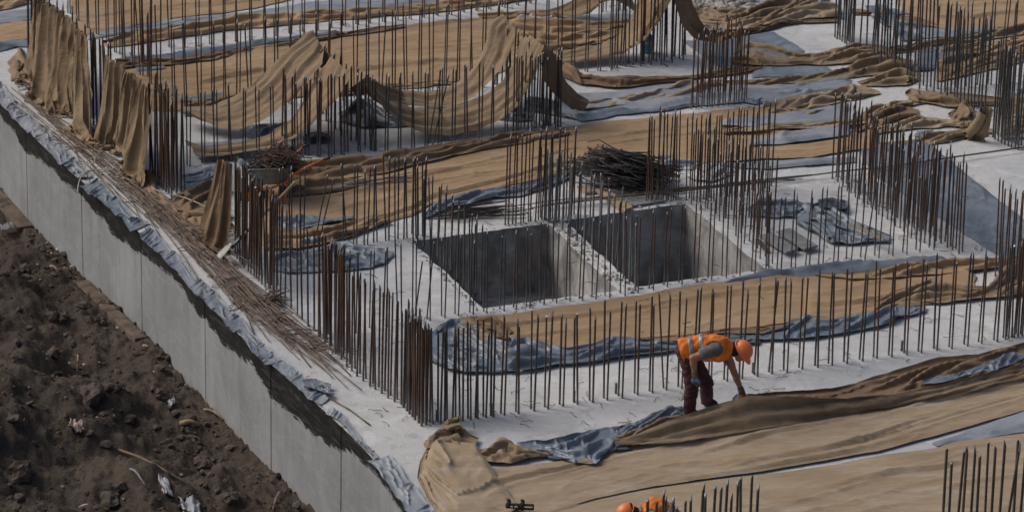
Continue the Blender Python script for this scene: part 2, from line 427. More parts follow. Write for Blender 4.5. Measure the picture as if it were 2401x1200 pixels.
def soil_at(px, py):
    """point of the soil surface seen at a photograph pixel"""
    o = Vector((0, 0, H)); dr = Vector(ray(px, py))
    t = (-1.0-H)/dr.z
    for _ in range(60):
        p = o+dr*t
        # distance outwards from wall along nd
        b = outb(p.x, p.y)
        z = float(soil_z(np.array(p.x), np.array(p.y), np.array(b)))
        e = p.z-z
        if abs(e) < .004: break
        t += e/(-dr.z)*.6
    return o+dr*t
def outb(x, y):
    # signed offset from the wall line measured along nd
    best = None
    # project along nd onto polyline: param cross
    cx = WALLXY[:, 0]-x; cy = WALLXY[:, 1]-y
    cr = cx*nd[1]-cy*nd[0]
    k = np.where(np.sign(cr[:-1]) != np.sign(cr[1:]))[0]
    if len(k) == 0: return 5.0
    i = k[0]; f = cr[i]/(cr[i]-cr[i+1]); qx = cx[i]+(cx[i+1]-cx[i])*f; qy = cy[i]+(cy[i+1]-cy[i])*f
    return -(qx*nd[0]+qy*nd[1])
# ------------------------------------------------------------------ cloths
_fac = {}
def facet(s, t, ds, dt, seed):
    """crumpled foil: heights at scattered points joined by flat triangles"""
    rs = np.random.RandomState(seed*7+1); S = 12.8
    key = seed % 6
    if key not in _fac:
        n = 128; k = 26; gx, gy = np.meshgrid(np.arange(-1, k+1), np.arange(-1, k+1)); r2 = np.random.RandomState(key+5)
        P = np.stack([gx.ravel()+r2.rand(gx.size)*.95, gy.ravel()+r2.rand(gx.size)*.95], -1); hz = r2.rand(gx.size)
        out = geometry.delaunay_2d_cdt([Vector(p) for p in P], [], [], 0, 1e-6)
        pv = np.array([tuple(q) for q in out[0]]); oi = [q[0] for q in out[3]]; hz = hz[oi]; n = 400
        img = np.zeros((n, n)); sc_ = k/n; ax = (np.arange(n)+.5)*sc_
        for tr in out[2]:
            A, Bq, Cq = pv[list(tr)]; lo = np.floor((np.minimum(np.minimum(A, Bq), Cq))/sc_).astype(int); hi = np.ceil((np.maximum(np.maximum(A, Bq), Cq))/sc_).astype(int)+1
            lo = np.clip(lo, 0, n); hi = np.clip(hi, 0, n)
            if (hi <= lo).any(): continue
            X, Y = np.meshgrid(ax[lo[0]:hi[0]], ax[lo[1]:hi[1]], indexing='ij')
            det = (Bq[1]-Cq[1])*(A[0]-Cq[0])+(Cq[0]-Bq[0])*(A[1]-Cq[1])
            if abs(det) < 1e-9: continue
            l1 = ((Bq[1]-Cq[1])*(X-Cq[0])+(Cq[0]-Bq[0])*(Y-Cq[1]))/det; l2 = ((Cq[1]-A[1])*(X-Cq[0])+(A[0]-Cq[0])*(Y-Cq[1]))/det; l3 = 1-l1-l2
            m_ = (l1 >= -1e-6) & (l2 >= -1e-6) & (l3 >= -1e-6); z = l1*hz[tr[0]]+l2*hz[tr[1]]+l3*hz[tr[2]]
            sub = img[lo[0]:hi[0], lo[1]:hi[1]]; sub[m_] = z[m_]
        _fac[key] = (img, k, n)
    img, k, n = _fac[key]
    x = (s/ds+rs.rand()*9) % 24; y = (t/dt+rs.rand()*9) % 24
    fx = x/k*n; fy = y/k*n; ix = np.clip(fx.astype(int), 0, n-2); iy = np.clip(fy.astype(int), 0, n-2); u = np.clip(fx-ix, 0, 1); w_ = np.clip(fy-iy, 0, 1)
    return (img[ix, iy]*(1-u)+img[ix+1, iy]*u)*(1-w_)+(img[ix, iy+1]*(1-u)+img[ix+1, iy+1]*u)*w_
def laps(s, t, seed, f=2.0, cov=.1):
    """one layer lapping over the next: rises slowly, drops at once towards the front"""
    q = t*f+1.1*pn(s*.13, t*.35, seed)+.25*pn(s*.6, t*.5, seed+1)
    fr = q-np.floor(q); k = np.floor(q)
    msk = np.clip((pn(s*.28+k*3.7, k*5.1+.3, seed+2)-cov)*4, 0, 1)
    return fr**5*np.clip((1-fr)/.05, 0, 1)*msk
def bil(x, y, seed, p=.6): return np.clip(np.abs(pn(x, y, seed))*2.4, 0, 1)**p
def foldh(kind, s, t, v_, seed, amp):
    w1 = pn(s*.35, t*.8, seed+3)*.6; w2 = pn(s*1.1, t*1.5, seed+4)*.25
    hf = fbm(s*5, t*7, seed+8, 2)*.004
    if kind == 'flat':
        a = ridge(s*.16, t*1.3+w1, seed, 9)*amp*.8; b = ridge(s*.4, t*3.3+w1*1.5, seed+1, 12)*amp*.4
        return a+b+laps(s, t, seed+40, 1.7, .04)*.075+laps(s, t, seed+44, 3.9, .16)*.045+pn(s*.5, t*1.1, seed+2)*amp*.2+hf+amp*.2
    if kind == 'fold':
        a = bil(s*.3, t*3.4+w1*1.8, seed)*amp*.9; b = bil(s*.7+w2, t*7.5+w1*4, seed+1)*amp*.42; c = bil(s*1.6, t*13+w1*6, seed+6, .8)*amp*.16
        return a+b+c+laps(s, t, seed+40, 4.5, .0)*amp*.8+laps(s*1.7, t, seed+45, 8.5, .12)*amp*.35+hf*1.2
    if kind == 'crumple':
        x = s+w2*1.3; y = t+w1
        a = bil(x*1.1+y*1.1, y*2.0-x*.6, seed)*amp*.75; b = bil(x*2.2-y*1.8+w1, y*3.8+x*1.3, seed+1)*amp*.42; c = bil(x*5+y*4, y*7-x*3+w2*4, seed+2)*amp*.2
        return a+b+c+laps(x, y, seed+40, 4.0, -.1)*amp*.5
    if kind == 'facet':
        x = s+w2*.5; y = t+w1*.35
        return facet(x+y*.4, y-x*.25, .30, .17, seed)*amp*.8+facet(x-y*.5, y+x*.3, .12, .085, seed+1)*amp*.42+facet(x, y, .055, .045, seed+2)*amp*.13+ridge(x*.5, y*2.2, seed+3, 6)*amp*.4
    if kind == 'creased':
        x = s+w2*.5; y = t+w1*.5
        return ridge(x*.5, y*1.6, seed, 16)*amp+facet(x+y*.3, y-x*.2, .5, .24, seed)*amp*.9+facet(x, y, .19, .12, seed+1)*amp*.45+laps(x, y, seed+40, 2.5, .1)*.035
    if kind == 'hang':
        q = s+.12*pn(s*1.5, t*.9, seed+4)+.07*t*pn(s*.9, 3.3, seed+6)
        a = np.sin(q*9.5+2.4*pn(s*1.3, t*.25, seed))*amp; b = bil(q*3.6, t*.3, seed+1)*amp*1.2; c = bil(q*8, t*.7+q*1.5, seed+9)*amp*.5
        low = np.clip((v_-.72)/.28, 0, 1)
        return a*(.3+.5*np.clip(v_*2, 0, 1))*.7+b+c+fbm(s*4, t*1.5, seed+2, 2)*amp*.25+hf+low*ridge(s*3+t*2, t*5, seed+12, 2)*amp*1.5
    if kind == 'swag':
        a = bil(s*.16+w2*.4, t*2.8+w1*.6, seed)*amp*1.0; b = bil(s*.3+w2, t*7+w1*1.4, seed+1)*amp*.6; c = bil(s*.7, t*13+w1*2.0, seed+6)*amp*.26+bil(s*2.1, t*3, seed+7)*amp*.18
        return a+b+c+laps(s, t, seed+40, 4.2, -.15)*amp*.7+fbm(s*1.2, t*4, seed+2, 2)*amp*.18+hf
def relax(X, pin, ru, rv, iters, bend, grav, floor, shear=.25):
    """loose cloth: too long for its outline, it buckles into folds and sags onto what is below"""
    X = X.astype(np.float32); Xp = X.copy(); W = (~pin).astype(np.float32)[..., None]
    def con(a, b, rest, k, wa, wb):
        A = X[a]; Bq = X[b]; dd = Bq-A; l = np.sqrt((dd*dd).sum(-1, keepdims=True))+1e-7
        c = dd*((l-rest)/l*k/(wa+wb+1e-6)); X[a] = A+c*wa; X[b] = Bq-c*wb
    S = slice; A_ = S(None)
    def sets(axis, step, rest, k):
        n = X.shape[axis]
        for o in ((0, 1) if step == 1 else (0, 1, 2, 3)):
            st = 2 if step == 1 else 4
            ia = np.arange(o, n-step, st)
            if len(ia) == 0: continue
            e = ia[-1]+1
            a = (S(o, e, st), A_) if axis == 0 else (A_, S(o, e, st)); b = (S(o+step, e+step, st), A_) if axis == 0 else (A_, S(o+step, e+step, st))
            r = rest[a[0], a[1]] if rest.shape[axis] >= e else rest
            yield a, b, rest[a], k, W[a], W[b]
    ru_ = np.concatenate([ru, ru[-1:]], 0)[..., None].astype(np.float32); rv_ = np.concatenate([rv, rv[:, -1:]], 1)[..., None].astype(np.float32)
    bu = ru_*2; bv_ = rv_*2; dg = np.sqrt(ru_**2+rv_**2)
    C_ = []
    for ax_, rs_ in ((0, ru_), (1, rv_)): C_.extend(sets(ax_, 1, rs_, .9))
    B_ = list(sets(0, 2, bu, bend))+list(sets(1, 2, bv_, bend))
    D_ = []
    for o in (0, 1):
        n0 = (X.shape[0]-1-o+1)//2; e = o+2*n0
        for p_, q_ in (((S(0, -1), S(1, None))), (S(1, None), S(0, -1))):
            a = (S(o, X.shape[0]-1, 2), p_); b = (S(o+1, X.shape[0], 2), q_)
            if X[a].shape[0] != X[b].shape[0]: continue
            D_.append((a, b, dg[S(o, X.shape[0]-1, 2), S(0, -1)], shear, W[a], W[b]))
    for it in range(iters):
        v_ = (X-Xp)*.86; Xp = X.copy(); X += v_*W; X[..., 2] -= grav*W[..., 0]
        for c in C_: con(*c)
        for c in D_: con(*c)
        for c in B_: con(*c)
        for c in C_: con(*c)
        low = X[..., 2] < floor; X[..., 2] = np.where(low & ~pin, floor, X[..., 2])
        Xp[low] = Xp[low]*.5+X[low]*.5
    return X
def up2(X):
    def ax0(P):
        Q = np.concatenate([2*P[:1]-P[1:2], P, 2*P[-1:]-P[-2:-1]], 0); m_ = (-Q[:-3]+9*Q[1:-2]+9*Q[2:-1]-Q[3:])/16
        o = np.empty((2*P.shape[0]-1,)+P.shape[1:]); o[::2] = P; o[1::2] = m_; return o
    return ax0(ax0(X).swapaxes(0, 1)).swapaxes(0, 1)
def strip(name, label, cat, m, top, bot, kind='flat', amp=.03, seed=1, lift=.012, bulge=0, res=.035, edge=3, drape=False, fine=None,
          group=None, parent=None, zmin=.004, smooth=4, tilt=0, kindtag=None, sag=0, exc=None, sim=None, iters=55, bend=None):
    if sim is None: sim = kind in ('fold', 'crumple', 'facet', 'hang')
    full = res
    if sim: res = max(.034, res*1.3)
    top3 = resamp(top, 240, smooth); bot3 = resamp(bot, 240, smooth)
    P0 = V(top3[:, 0], top3[:, 1], top3[:, 2]); P1 = V(bot3[:, 0], bot3[:, 1], bot3[:, 2])
    lu = np.linalg.norm(np.diff((P0+P1)/2, axis=0), axis=1).sum(); lv = np.linalg.norm(P1-P0, axis=1).mean()
    nu = int(min(700, max(24, lu/res))); nv = int(min(260, max(12, lv/(res if not fine else fine))))
    if sim and nu*nv > 9000: k_ = (9000/(nu*nv))**.5; nu = int(nu*k_); nv = max(12, int(nv*k_))
    u = np.linspace(0, 1, nu); v_ = np.linspace(0, 1, nv)
    ti = np.stack([np.interp(u, np.linspace(0, 1, 240), top3[:, i]) for i in range(3)], -1)
    bi = np.stack([np.interp(u, np.linspace(0, 1, 240), bot3[:, i]) for i in range(3)], -1)
    UU, VV = np.meshgrid(u, v_, indexing='ij')
    # ragged edges (pixels) fading inwards
    e0 = edge*fbm(u*lu*1.3, 0*u+seed*1.3, seed+20, 4); e1 = edge*fbm(u*lu*1.3, 0*u+seed*2.3+9, seed+21, 4)
    q = ti[:, None, :]*(1-VV[..., None])+bi[:, None, :]*VV[..., None]
    dy = e0[:, None]*(1-VV)+e1[:, None]*VV
    X00 = V(q[..., 0], q[..., 1], q[..., 2])
    q[..., 1] += dy; q[..., 2] += dy
    ex = edge*1.5*fbm(VV*lv*1.5, 0*VV+seed, seed+22, 4)*((np.abs(UU-.5)*2)**12)
    q[..., 0] += ex
    X = V(q[..., 0], q[..., 1], q[..., 2])
    s = UU*lu; t = VV*lv
    h = foldh(kind, s, t, VV, seed, amp)
    ed = np.clip(np.minimum(np.minimum(VV, 1-VV)*lv/.10, np.minimum(UU, 1-UU)*lu/.10), 0, 1)
    if drape:
        du = np.gradient(X, axis=0); dv = np.gradient(X, axis=1); nn = np.cross(du, dv)
        nn /= np.linalg.norm(nn, axis=-1, keepdims=True)+1e-9
        cen = np.array([0, 0, H]); flip = np.sign(((cen-X)*nn).sum(-1, keepdims=True)); nn = nn*flip
        X = X+nn*h[..., None]
        if sag: X[..., 2] -= sag*np.sin(np.pi*UU)*np.sin(np.pi*VV)
        X[..., 2] = np.maximum(X[..., 2], lift)
    else:
        h = np.maximum(h, -.0)*(.18+.82*ed)
        if bulge:
            h = h+bulge*np.sin(np.pi*VV)**.8*(.65+.6*pn(s*.9, 0*s+2, seed+30))*np.clip(np.minimum(UU, 1-UU)*lu/.35, 0, 1)**.7
        X[..., 2] = np.maximum(X[..., 2], 0)+lift+h
        if kind in ('fold', 'crumple') and nu > 3 and nv > 3:
            gu = np.gradient(h, axis=0)/(lu/nu); gv = np.gradient(h, axis=1)/(lv/nv)
            eu = np.gradient(X, axis=0); ev = np.gradient(X, axis=1)
            eu[..., 2] = 0; ev[..., 2] = 0
            eu /= np.linalg.norm(eu, axis=-1, keepdims=True)+1e-9; ev /= np.linalg.norm(ev, axis=-1, keepdims=True)+1e-9
            gu = np.clip(gu, -1.6, 1.6); gv = np.clip(gv, -1.6, 1.6)
            X = X-(eu*gu[..., None]+ev*gv[..., None])*(.02*ed)[..., None]
        X[..., 2] = np.maximum(X[..., 2], zmin)
    if sim:
        eu_, ev_ = exc or {'fold': (.03, .34), 'crumple': (.16, .34), 'facet': (.08, .19), 'swag': (.01, .16), 'hang': (.46, .05)}[kind]
        Ru = np.linalg.norm(np.diff(X00, axis=0), axis=-1)*(1+eu_); Rv = np.linalg.norm(np.diff(X00, axis=1), axis=-1)*(1+ev_)
        pin = np.zeros(X.shape[:2], bool); pin[:, 0] = pin[:, -1] = True
        if kind in ('hang', 'swag'): pin[0] = pin[-1] = True
        if kind == 'hang': pin[:, -1] = False; pin[::9, -1] = True; pin[0, 3:] = pin[-1, 3:] = False
        if drape: lift = .01
        X = relax(X, pin, Ru, Rv, iters, bend if bend is not None else {'facet': .05, 'hang': .04}.get(kind, .08), .0009 if not drape else .0005, lift if not drape else .012)
        X = up2(X.astype(float)); nu, nv = X.shape[:2]
        u = np.linspace(0, 1, nu); v_ = np.linspace(0, 1, nv); UU, VV = np.meshgrid(u, v_, indexing='ij'); s = UU*lu; t = VV*lv
        nn = np.cross(np.gradient(X, axis=0), np.gradient(X, axis=1)); nn /= np.linalg.norm(nn, axis=-1, keepdims=True)+1e-9
        fh = fbm(s*6, t*8, seed+50, 3)*.004 if kind != 'facet' else (facet(s+t*.3, t-s*.2, .17, .12, seed+3)-.5)*.034+(facet(s, t, .06, .05, seed+4)-.5)*.008
        if kind == 'hang': fh = fh+foldh(kind, s, t, VV, seed, amp)*.35
        X = X+nn*fh[..., None]; X[..., 2] = np.maximum(X[..., 2], .004)
    vs = X.reshape(-1, 3)
    ii, jj = np.meshgrid(np.arange(nu-1), np.arange(nv-1), indexing='ij'); a = (ii*nv+jj).ravel()
    fs = np.stack([a, a+nv, a+nv+1, a+1], -1)
    ctr = vs.mean(0); ctr[2] = 0
    o = gridmesh(name, vs-ctr, fs, m)
    o.location = ctr; WL[o.name] = Vector(ctr)
    if parent is not None: o.parent = parent; o.location = Vector(ctr)-WL[parent.name]
    tag(o, label, cat, group, kindtag)
    return o
BC, BT = 'burlap cloth', 'plastic sheet'
def B(label, top, bot, **k):
    m = k.pop('m', M_BUR); return strip('burlap_cloth', label, BC, m, top, bot, **k)
def T(label, top, bot, **k):
    m = k.pop('m', M_TARP); k.setdefault('kind', 'creased'); k['kind'] = 'facet' if k['kind'] == 'crumple' else k['kind']; return strip('plastic_sheet', label, BT, m, top, bot, **k)

# --- far rooms, top of the picture
B('tan burlap floor cover along the top edge, left of centre, behind the tall bars', [(160, -60), (720, -60)], [(175, 90), (300, 64), (400, 48), (600, 23), (720, -8)], amp=.03, seed=2, m=M_BURT)
B('tan burlap corner at the very top left of the picture', [(-40, -60), (110, -60)], [(-40, 32), (30, 22), (110, 2)], kind='fold', amp=.04, seed=3, m=M_BURT)
T('pale blue plastic strip under the top left burlap corner', [(-40, 38), (40, 27), (110, 12)], [(-40, 64), (40, 54), (110, 42)], m=M_TARPD, amp=.03, seed=4)
B('tan burlap piece at the left edge beside the curtain of draped cloth', [(-40, 66), (40, 54), (110, 44)], [(-40, 108), (20, 104), (70, 92), (120, 90)], amp=.04, seed=5, m=M_BURT)
T('blue grey plastic fold at the left edge in front of the tan burlap', [(-30, 118), (10, 103), (35, 96), (75, 97)], [(-30, 132), (10, 120), (40, 112), (78, 110)], amp=.05, seed=6, bulge=.05)
T('long pale plastic strip between two burlap covers at the top left', [(205, 84), (300, 66), (400, 50), (600, 26), (800, -4), (900, -30)], [(205, 95), (300, 80), (400, 66), (600, 39), (800, 28), (1000, 10), (1120, -8)], m=M_TARPD, amp=.025, seed=7)
B('narrow tan burlap band behind the farthest row of bars', [(240, 98), (300, 82), (400, 67), (600, 40), (800, 29), (1000, 13), (1140, -2), (1200, -14)], [(250, 114), (400, 94), (600, 67), (800, 50), (1000, 34), (1150, 14), (1260, 2)], kind='fold', amp=.05, seed=8, m=M_BURT)
T('thin blue plastic edge in front of the farthest row of bars', [(280, 136), (400, 128), (500, 113), (600, 96), (800, 76)], [(280, 150), (400, 140), (500, 126), (600, 110), (800, 84)], amp=.04, seed=9)
B('huge tan burlap floor cover in the far middle room behind the swags', [(262, 150), (350, 143), (450, 137), (600, 112), (800, 80), (1000, 58), (1150, 44), (1300, 60), (1480, 58)], [(330, 262), (500, 262), (600, 240), (850, 216), (1000, 208), (1150, 178), (1300, 135), (1480, 112)], amp=.045, seed=10, m=M_BURT)
B('folded burlap hem along the back of the far room cover', [(270, 148), (450, 138), (600, 113), (800, 81), (950, 62)], [(280, 166), (420, 156), (500, 146), (650, 116), (800, 92), (950, 70)], kind='fold', amp=.07, seed=11, lift=.03, m=M_BURD)
T('small blue plastic sliver on the far room burlap', [(318, 168), (385, 162)], [(322, 176), (360, 174), (388, 166)], amp=.02, seed=12, lift=.06)
B('dark folded burlap behind the left swag', [(425, 250), (480, 242), (540, 232), (600, 222), (650, 212)], [(425, 275), (500, 275), (560, 262), (640, 240), (655, 226)], kind='fold', amp=.10, seed=13, m=M_BURO, lift=.03)
T('blue plastic strip at the back left of the swags', [(412, 240), (470, 236), (525, 230)], [(418, 248), (480, 246), (520, 238)], amp=.03, seed=14, lift=.10)
B('long dark burlap fold in front of the far room bars', [(780, 218), (860, 206), (960, 197), (1040, 194), (1060, 198)], [(790, 228), (870, 218), (960, 206), (1050, 200), (1065, 203)], kind='fold', amp=.07, seed=15, m=M_BURD, lift=.02)
B('creased tan burlap floor between the far bars and the big draped cloth', [(1200, 52), (1300, 60), (1400, 58), (1480, 52)], [(1205, 118), (1260, 128), (1340, 118), (1420, 104), (1470, 84)], kind='fold', amp=.06, seed=16, lift=.03, m=M_BURT)
T('blue plastic strip behind the big draped cloth', [(1290, 136), (1360, 126), (1430, 116)], [(1300, 146), (1370, 136), (1430, 122)], amp=.03, seed=17, lift=.02)
B('thin tan burlap strip at the top behind the white plastic bags', [(1120, 34), (1200, 30), (1300, 28), (1350, 30)], [(1130, 48), (1200, 46), (1300, 42), (1350, 40)], kind='fold', amp=.05, seed=18, m=M_BURT)
T('pale plastic under the small far drape', [(1340, 40), (1420, 32), (1480, 34)], [(1345, 58), (1430, 56), (1480, 52)], m=M_TARPD, amp=.03, seed=19)
# --- top right
B('crumpled long burlap heap at the top right of the big drape', [(1610, 26), (1650, 24), (1700, 32), (1800, 14), (1880, -4), (1940, -20)], [(1625, 52), (1700, 62), (1790, 60), (1840, 42), (1930, 20)], kind='crumple', amp=.13, seed=20, bulge=.06, m=M_BURO)
B('flat folded burlap in front of the crumpled heap at the top right', [(1630, 52), (1700, 60), (1800, 46), (1900, 26), (1965, 18)], [(1640, 82), (1720, 76), (1810, 62), (1900, 52), (1970, 46)], kind='fold', amp=.09, seed=21, m=M_BUR, lift=.04)
B('dark rolled burlap edge at the top right beside the bare slab', [(1660, 88), (1750, 66), (1830, 52), (1960, 44)], [(1666, 108), (1730, 92), (1800, 74), (1880, 58), (1970, 54)], kind='fold', amp=.07, seed=22, m=M_BURD, bulge=.05, lift=.02)
T('light blue plastic bits at the top right on the slab', [(1885, 5), (1910, -20), (1950, -20)], [(1890, 22), (1920, 22), (1940, 8)], amp=.06, seed=23)
T('flat blue grey plastic panel behind the square column bars', [(1600, 98), (1690, 96), (1815, 77)], [(1700, 168), (1750, 160), (1820, 144), (1888, 122)], amp=.03, seed=24)
B('large rolled burlap bundle lying right of the square column bars', [(1722, 130), (1768, 110), (1830, 126), (1900, 130), (1960, 120), (2020, 106), (2070, 112), (2095, 122)], [(1722, 146), (1770, 158), (1850, 157), (1950, 156), (2010, 150), (2060, 140), (2100, 130)], kind='fold', amp=.11, seed=25, bulge=.14, m=M_BURO, res=.03)
B('dark burlap end tucked under the rolled bundle', [(1712, 142), (1740, 140), (1785, 150)], [(1712, 152), (1740, 160), (1785, 162)], kind='fold', amp=.05, seed=26, m=M_BURD, lift=.05)
B('long rolled burlap running to the right edge behind the dark bars', [(2085, 114), (2200, 96), (2300, 82), (2430, 58)], [(2085, 130), (2200, 116), (2300, 102), (2430, 78)], kind='fold', amp=.09, seed=27, bulge=.10, m=M_BURO)
B('plain tan burlap floor in the top right corner', [(2090, -60), (2440, -60)], [(2120, 40), (2200, 68), (2300, 70), (2440, 58)], amp=.02, seed=28, m=M_BURT)
T('blue plastic heap behind the dark bars at the top', [(2030, 18), (2060, 18), (2110, 28), (2140, 34)], [(2040, 40), (2080, 50), (2110, 40), (2140, 36)], kind='crumple', amp=.10, seed=29, bulge=.08)
T('narrow blue plastic running down from the top right heap', [(2035, 30), (2090, 45), (2100, 60), (2160, 62)], [(2050, 40), (2110, 80), (2115, 100), (2165, 98)], kind='crumple', amp=.09, seed=30)
B('burlap fold under the blue plastic at the top right', [(1995, 24), (2060, 30), (2130, 44), (2200, 60)], [(2000, 38), (2060, 44), (2130, 58), (2200, 66)], kind='fold', amp=.06, seed=31, m=M_BURD)
T('pale blue plastic strip behind the rolled burlap on the right', [(2160, 66), (2260, 70), (2340, 66)], [(2160, 92), (2240, 86), (2330, 76)], m=M_TARPD, amp=.03, seed=32)
B('wide burlap area behind the right hand dark bars', [(2200, 122), (2300, 106), (2440, 82)], [(2200, 195), (2300, 172), (2440, 140)], kind='fold', amp=.08, seed=33, lift=.012, m=M_BURT)
T('dusty plastic pieces between the dark bars on the right', [(2140, 124), (2200, 116), (2260, 112)], [(2150, 160), (2200, 160), (2230, 140)], amp=.05, seed=34)
T('flat blue plastic between the rolled bundle and the thin burlap band', [(1770, 160), (1850, 159), (1940, 158)], [(1760, 184), (1850, 182), (1955, 172)], amp=.03, seed=35)
B('thin burlap band right of the square column bars', [(1690, 196), (1800, 187), (1900, 179), (1960, 170), (2040, 150), (2090, 138), (2140, 146)], [(1690, 206), (1800, 206), (1900, 194), (2000, 184), (2080, 178), (2140, 170)], kind='fold', amp=.10, seed=36, m=M_BURO, bulge=.05)
T('dark plastic scrap among the dark bars on the right', [(2110, 160), (2160, 152), (2190, 158)], [(2110, 172), (2160, 170), (2190, 168)], kind='crumple', amp=.08, seed=37)
B('two long burlap folds leading right from the big drape foot', [(1308, 150), (1340, 176), (1400, 186), (1500, 186), (1617, 182), (1700, 168), (1790, 156)], [(1312, 178), (1360, 202), (1440, 212), (1500, 206), (1617, 192), (1700, 180), (1790, 168)], kind='fold', amp=.12, seed=38, m=M_BURD, bulge=.04, lift=.02)
T('wide blue plastic area in front of the long burlap folds', [(1330, 222), (1440, 218), (1500, 207), (1617, 197), (1800, 208), (1900, 200), (1995, 190)], [(1350, 262), (1500, 258), (1640, 250), (1800, 240), (1900, 226), (2000, 204)], m=M_TARPD, amp=.05, seed=39)
B('wavy burlap roll from the drape foot to the square column bars', [(1352, 246), (1400, 244), (1460, 232), (1500, 225), (1560, 214), (1620, 200), (1700, 192)], [(1366, 262), (1430, 258), (1500, 248), (1560, 240), (1620, 228), (1700, 214)], kind='fold', amp=.11, seed=40, bulge=.08, m=M_BUR, lift=.03)
B('wavy burlap band with a peak right of the square column bars', [(1795, 246), (1860, 232), (1920, 222), (1965, 214), (1998, 200), (2030, 206), (2062, 220)], [(1790, 277), (1850, 268), (1900, 262), (1980, 240), (2040, 228), (2066, 222)], kind='fold', amp=.12, seed=41, bulge=.08, m=M_BUR)
B('burlap tube joining the peaked band to the dark bars', [(2010, 196), (2060, 184), (2120, 172), (2160, 178)], [(2020, 206), (2080, 208), (2130, 202), (2155, 190)], kind='fold', amp=.09, seed=42, bulge=.12, m=M_BURO)
T('crumpled blue plastic right of the square column foot', [(1700, 214), (1760, 205), (1800, 210)], [(1710, 240), (1770, 246), (1800, 238)], kind='crumple', amp=.06, seed=43, m=M_TARPD)
T('blue plastic apron with folded edge in front of the drape foot', [(1300, 240), (1350, 264), (1450, 264), (1550, 254), (1640, 244)], [(1312, 272), (1366, 290), (1450, 272), (1550, 264), (1640, 252)], amp=.04, seed=44, lift=.02)
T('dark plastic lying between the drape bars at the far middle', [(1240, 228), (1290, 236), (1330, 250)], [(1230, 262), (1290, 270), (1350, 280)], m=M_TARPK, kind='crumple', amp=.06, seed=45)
# --- long middle band
B('very long tan burlap floor band crossing the middle of the picture', [(600, 402), (700, 394), (800, 381), (900, 366), (1000, 350), (1200, 319), (1400, 290), (1560, 272), (1700, 258), (1860, 250)],
  [(618, 592), (720, 578), (800, 563), (900, 530), (975, 505), (1010, 482), (1100, 460), (1200, 437), (1340, 402), (1520, 385), (1650, 378), (1860, 372)], amp=.045, seed=46, res=.03, m=M_BURT)
B('stack of long burlap folds along the back of the middle floor band', [(690, 396), (800, 384), (950, 360), (1100, 338), (1220, 318), (1330, 308)], [(690, 432), (800, 428), (900, 412), (1000, 386), (1150, 356), (1260, 338), (1340, 322)], kind='fold', amp=.09, seed=47,  lift=.04, m=M_BURD)
B('dark folded burlap beside the loose rods under the wheelbarrow', [(655, 430), (720, 428), (800, 428), (880, 420)], [(655, 470), (720, 468), (800, 456), (880, 440)], kind='fold', amp=.08, seed=48,  lift=.04, m=M_BURD)
B('brown burlap edge roll in front of the middle band by the left bars', [(622, 540), (680, 548), (760, 542), (850, 520), (905, 505)], [(625, 588), (700, 588), (780, 574), (860, 548), (910, 526)], kind='fold', amp=.10, seed=49, bulge=.05, m=M_BURW, lift=.03)
T('crumpled blue plastic on the burlap behind the left bars', [(636, 522), (690, 514), (720, 512), (780, 520), (830, 514)], [(640, 548), (690, 546), (730, 540), (790, 530), (830, 522)], kind='crumple', amp=.08, seed=50, lift=.05)
B('right part of the middle burlap band with folds near the rusty bars', [(1850, 262), (1900, 258), (1985, 244)], [(1850, 290), (1900, 284), (1985, 268)], kind='fold', amp=.06, seed=51, m=M_BUR, lift=.014)
T('blue plastic between burlap bands left of the rusty bars', [(1690, 292), (1800, 276), (1900, 266), (1985, 250)], [(1690, 304), (1800, 306), (1900, 300), (1985, 288)], m=M_TARPD, amp=.05, seed=52, lift=.05)
B('narrow twisted burlap between two plastic areas', [(1690, 312), (1800, 302), (1900, 298), (1980, 290), (2040, 284)], [(1700, 322), (1800, 314), (1900, 312), (1980, 304), (2040, 300)], kind='fold', amp=.08, seed=53, m=M_BUR, lift=.06, bulge=.03)
T('second blue plastic area left of the rusty bars', [(1760, 338), (1850, 318), (1990, 304)], [(1760, 350), (1850, 346), (1990, 326)], m=M_TARPD, amp=.05, seed=54, lift=.06)
B('smooth tan burlap strip in front of the second plastic area', [(1560, 358), (1700, 352), (1800, 348), (1900, 340), (1985, 322), (2060, 312)], [(1560, 386), (1700, 382), (1800, 378), (1900, 372), (1990, 360), (2060, 352)], amp=.03, seed=55, lift=.03, m=M_BURT)
T('blue plastic line at the slab edge behind the pits', [(1690, 384), (1800, 380), (1880, 376), (2010, 370)], [(1690, 396), (1800, 398), (1900, 392), (2010, 384)], m=M_TARPD, amp=.05, seed=56)
T('small upright fold of blue plastic at the slab edge', [(1884, 372), (1892, 368), (1912, 378)], [(1886, 392), (1900, 392), (1920, 390)], kind='crumple', amp=.08, seed=57, bulge=.12)
T('twisted blue plastic lying along the front of the middle burlap', [(990, 510), (1015, 482), (1060, 464), (1120, 450), (1200, 444), (1280, 424), (1345, 404)], [(1000, 516), (1040, 500), (1090, 488), (1150, 470), (1220, 462), (1290, 440), (1345, 420)], kind='fold', amp=.12, seed=58, bulge=.05)
T('blue plastic sheet trailing right from the bent bar pile', [(1545, 372), (1600, 380), (1660, 382), (1690, 390)], [(1550, 402), (1610, 402), (1670, 396), (1700, 398)], kind='fold', amp=.10, seed=59, bulge=.06)
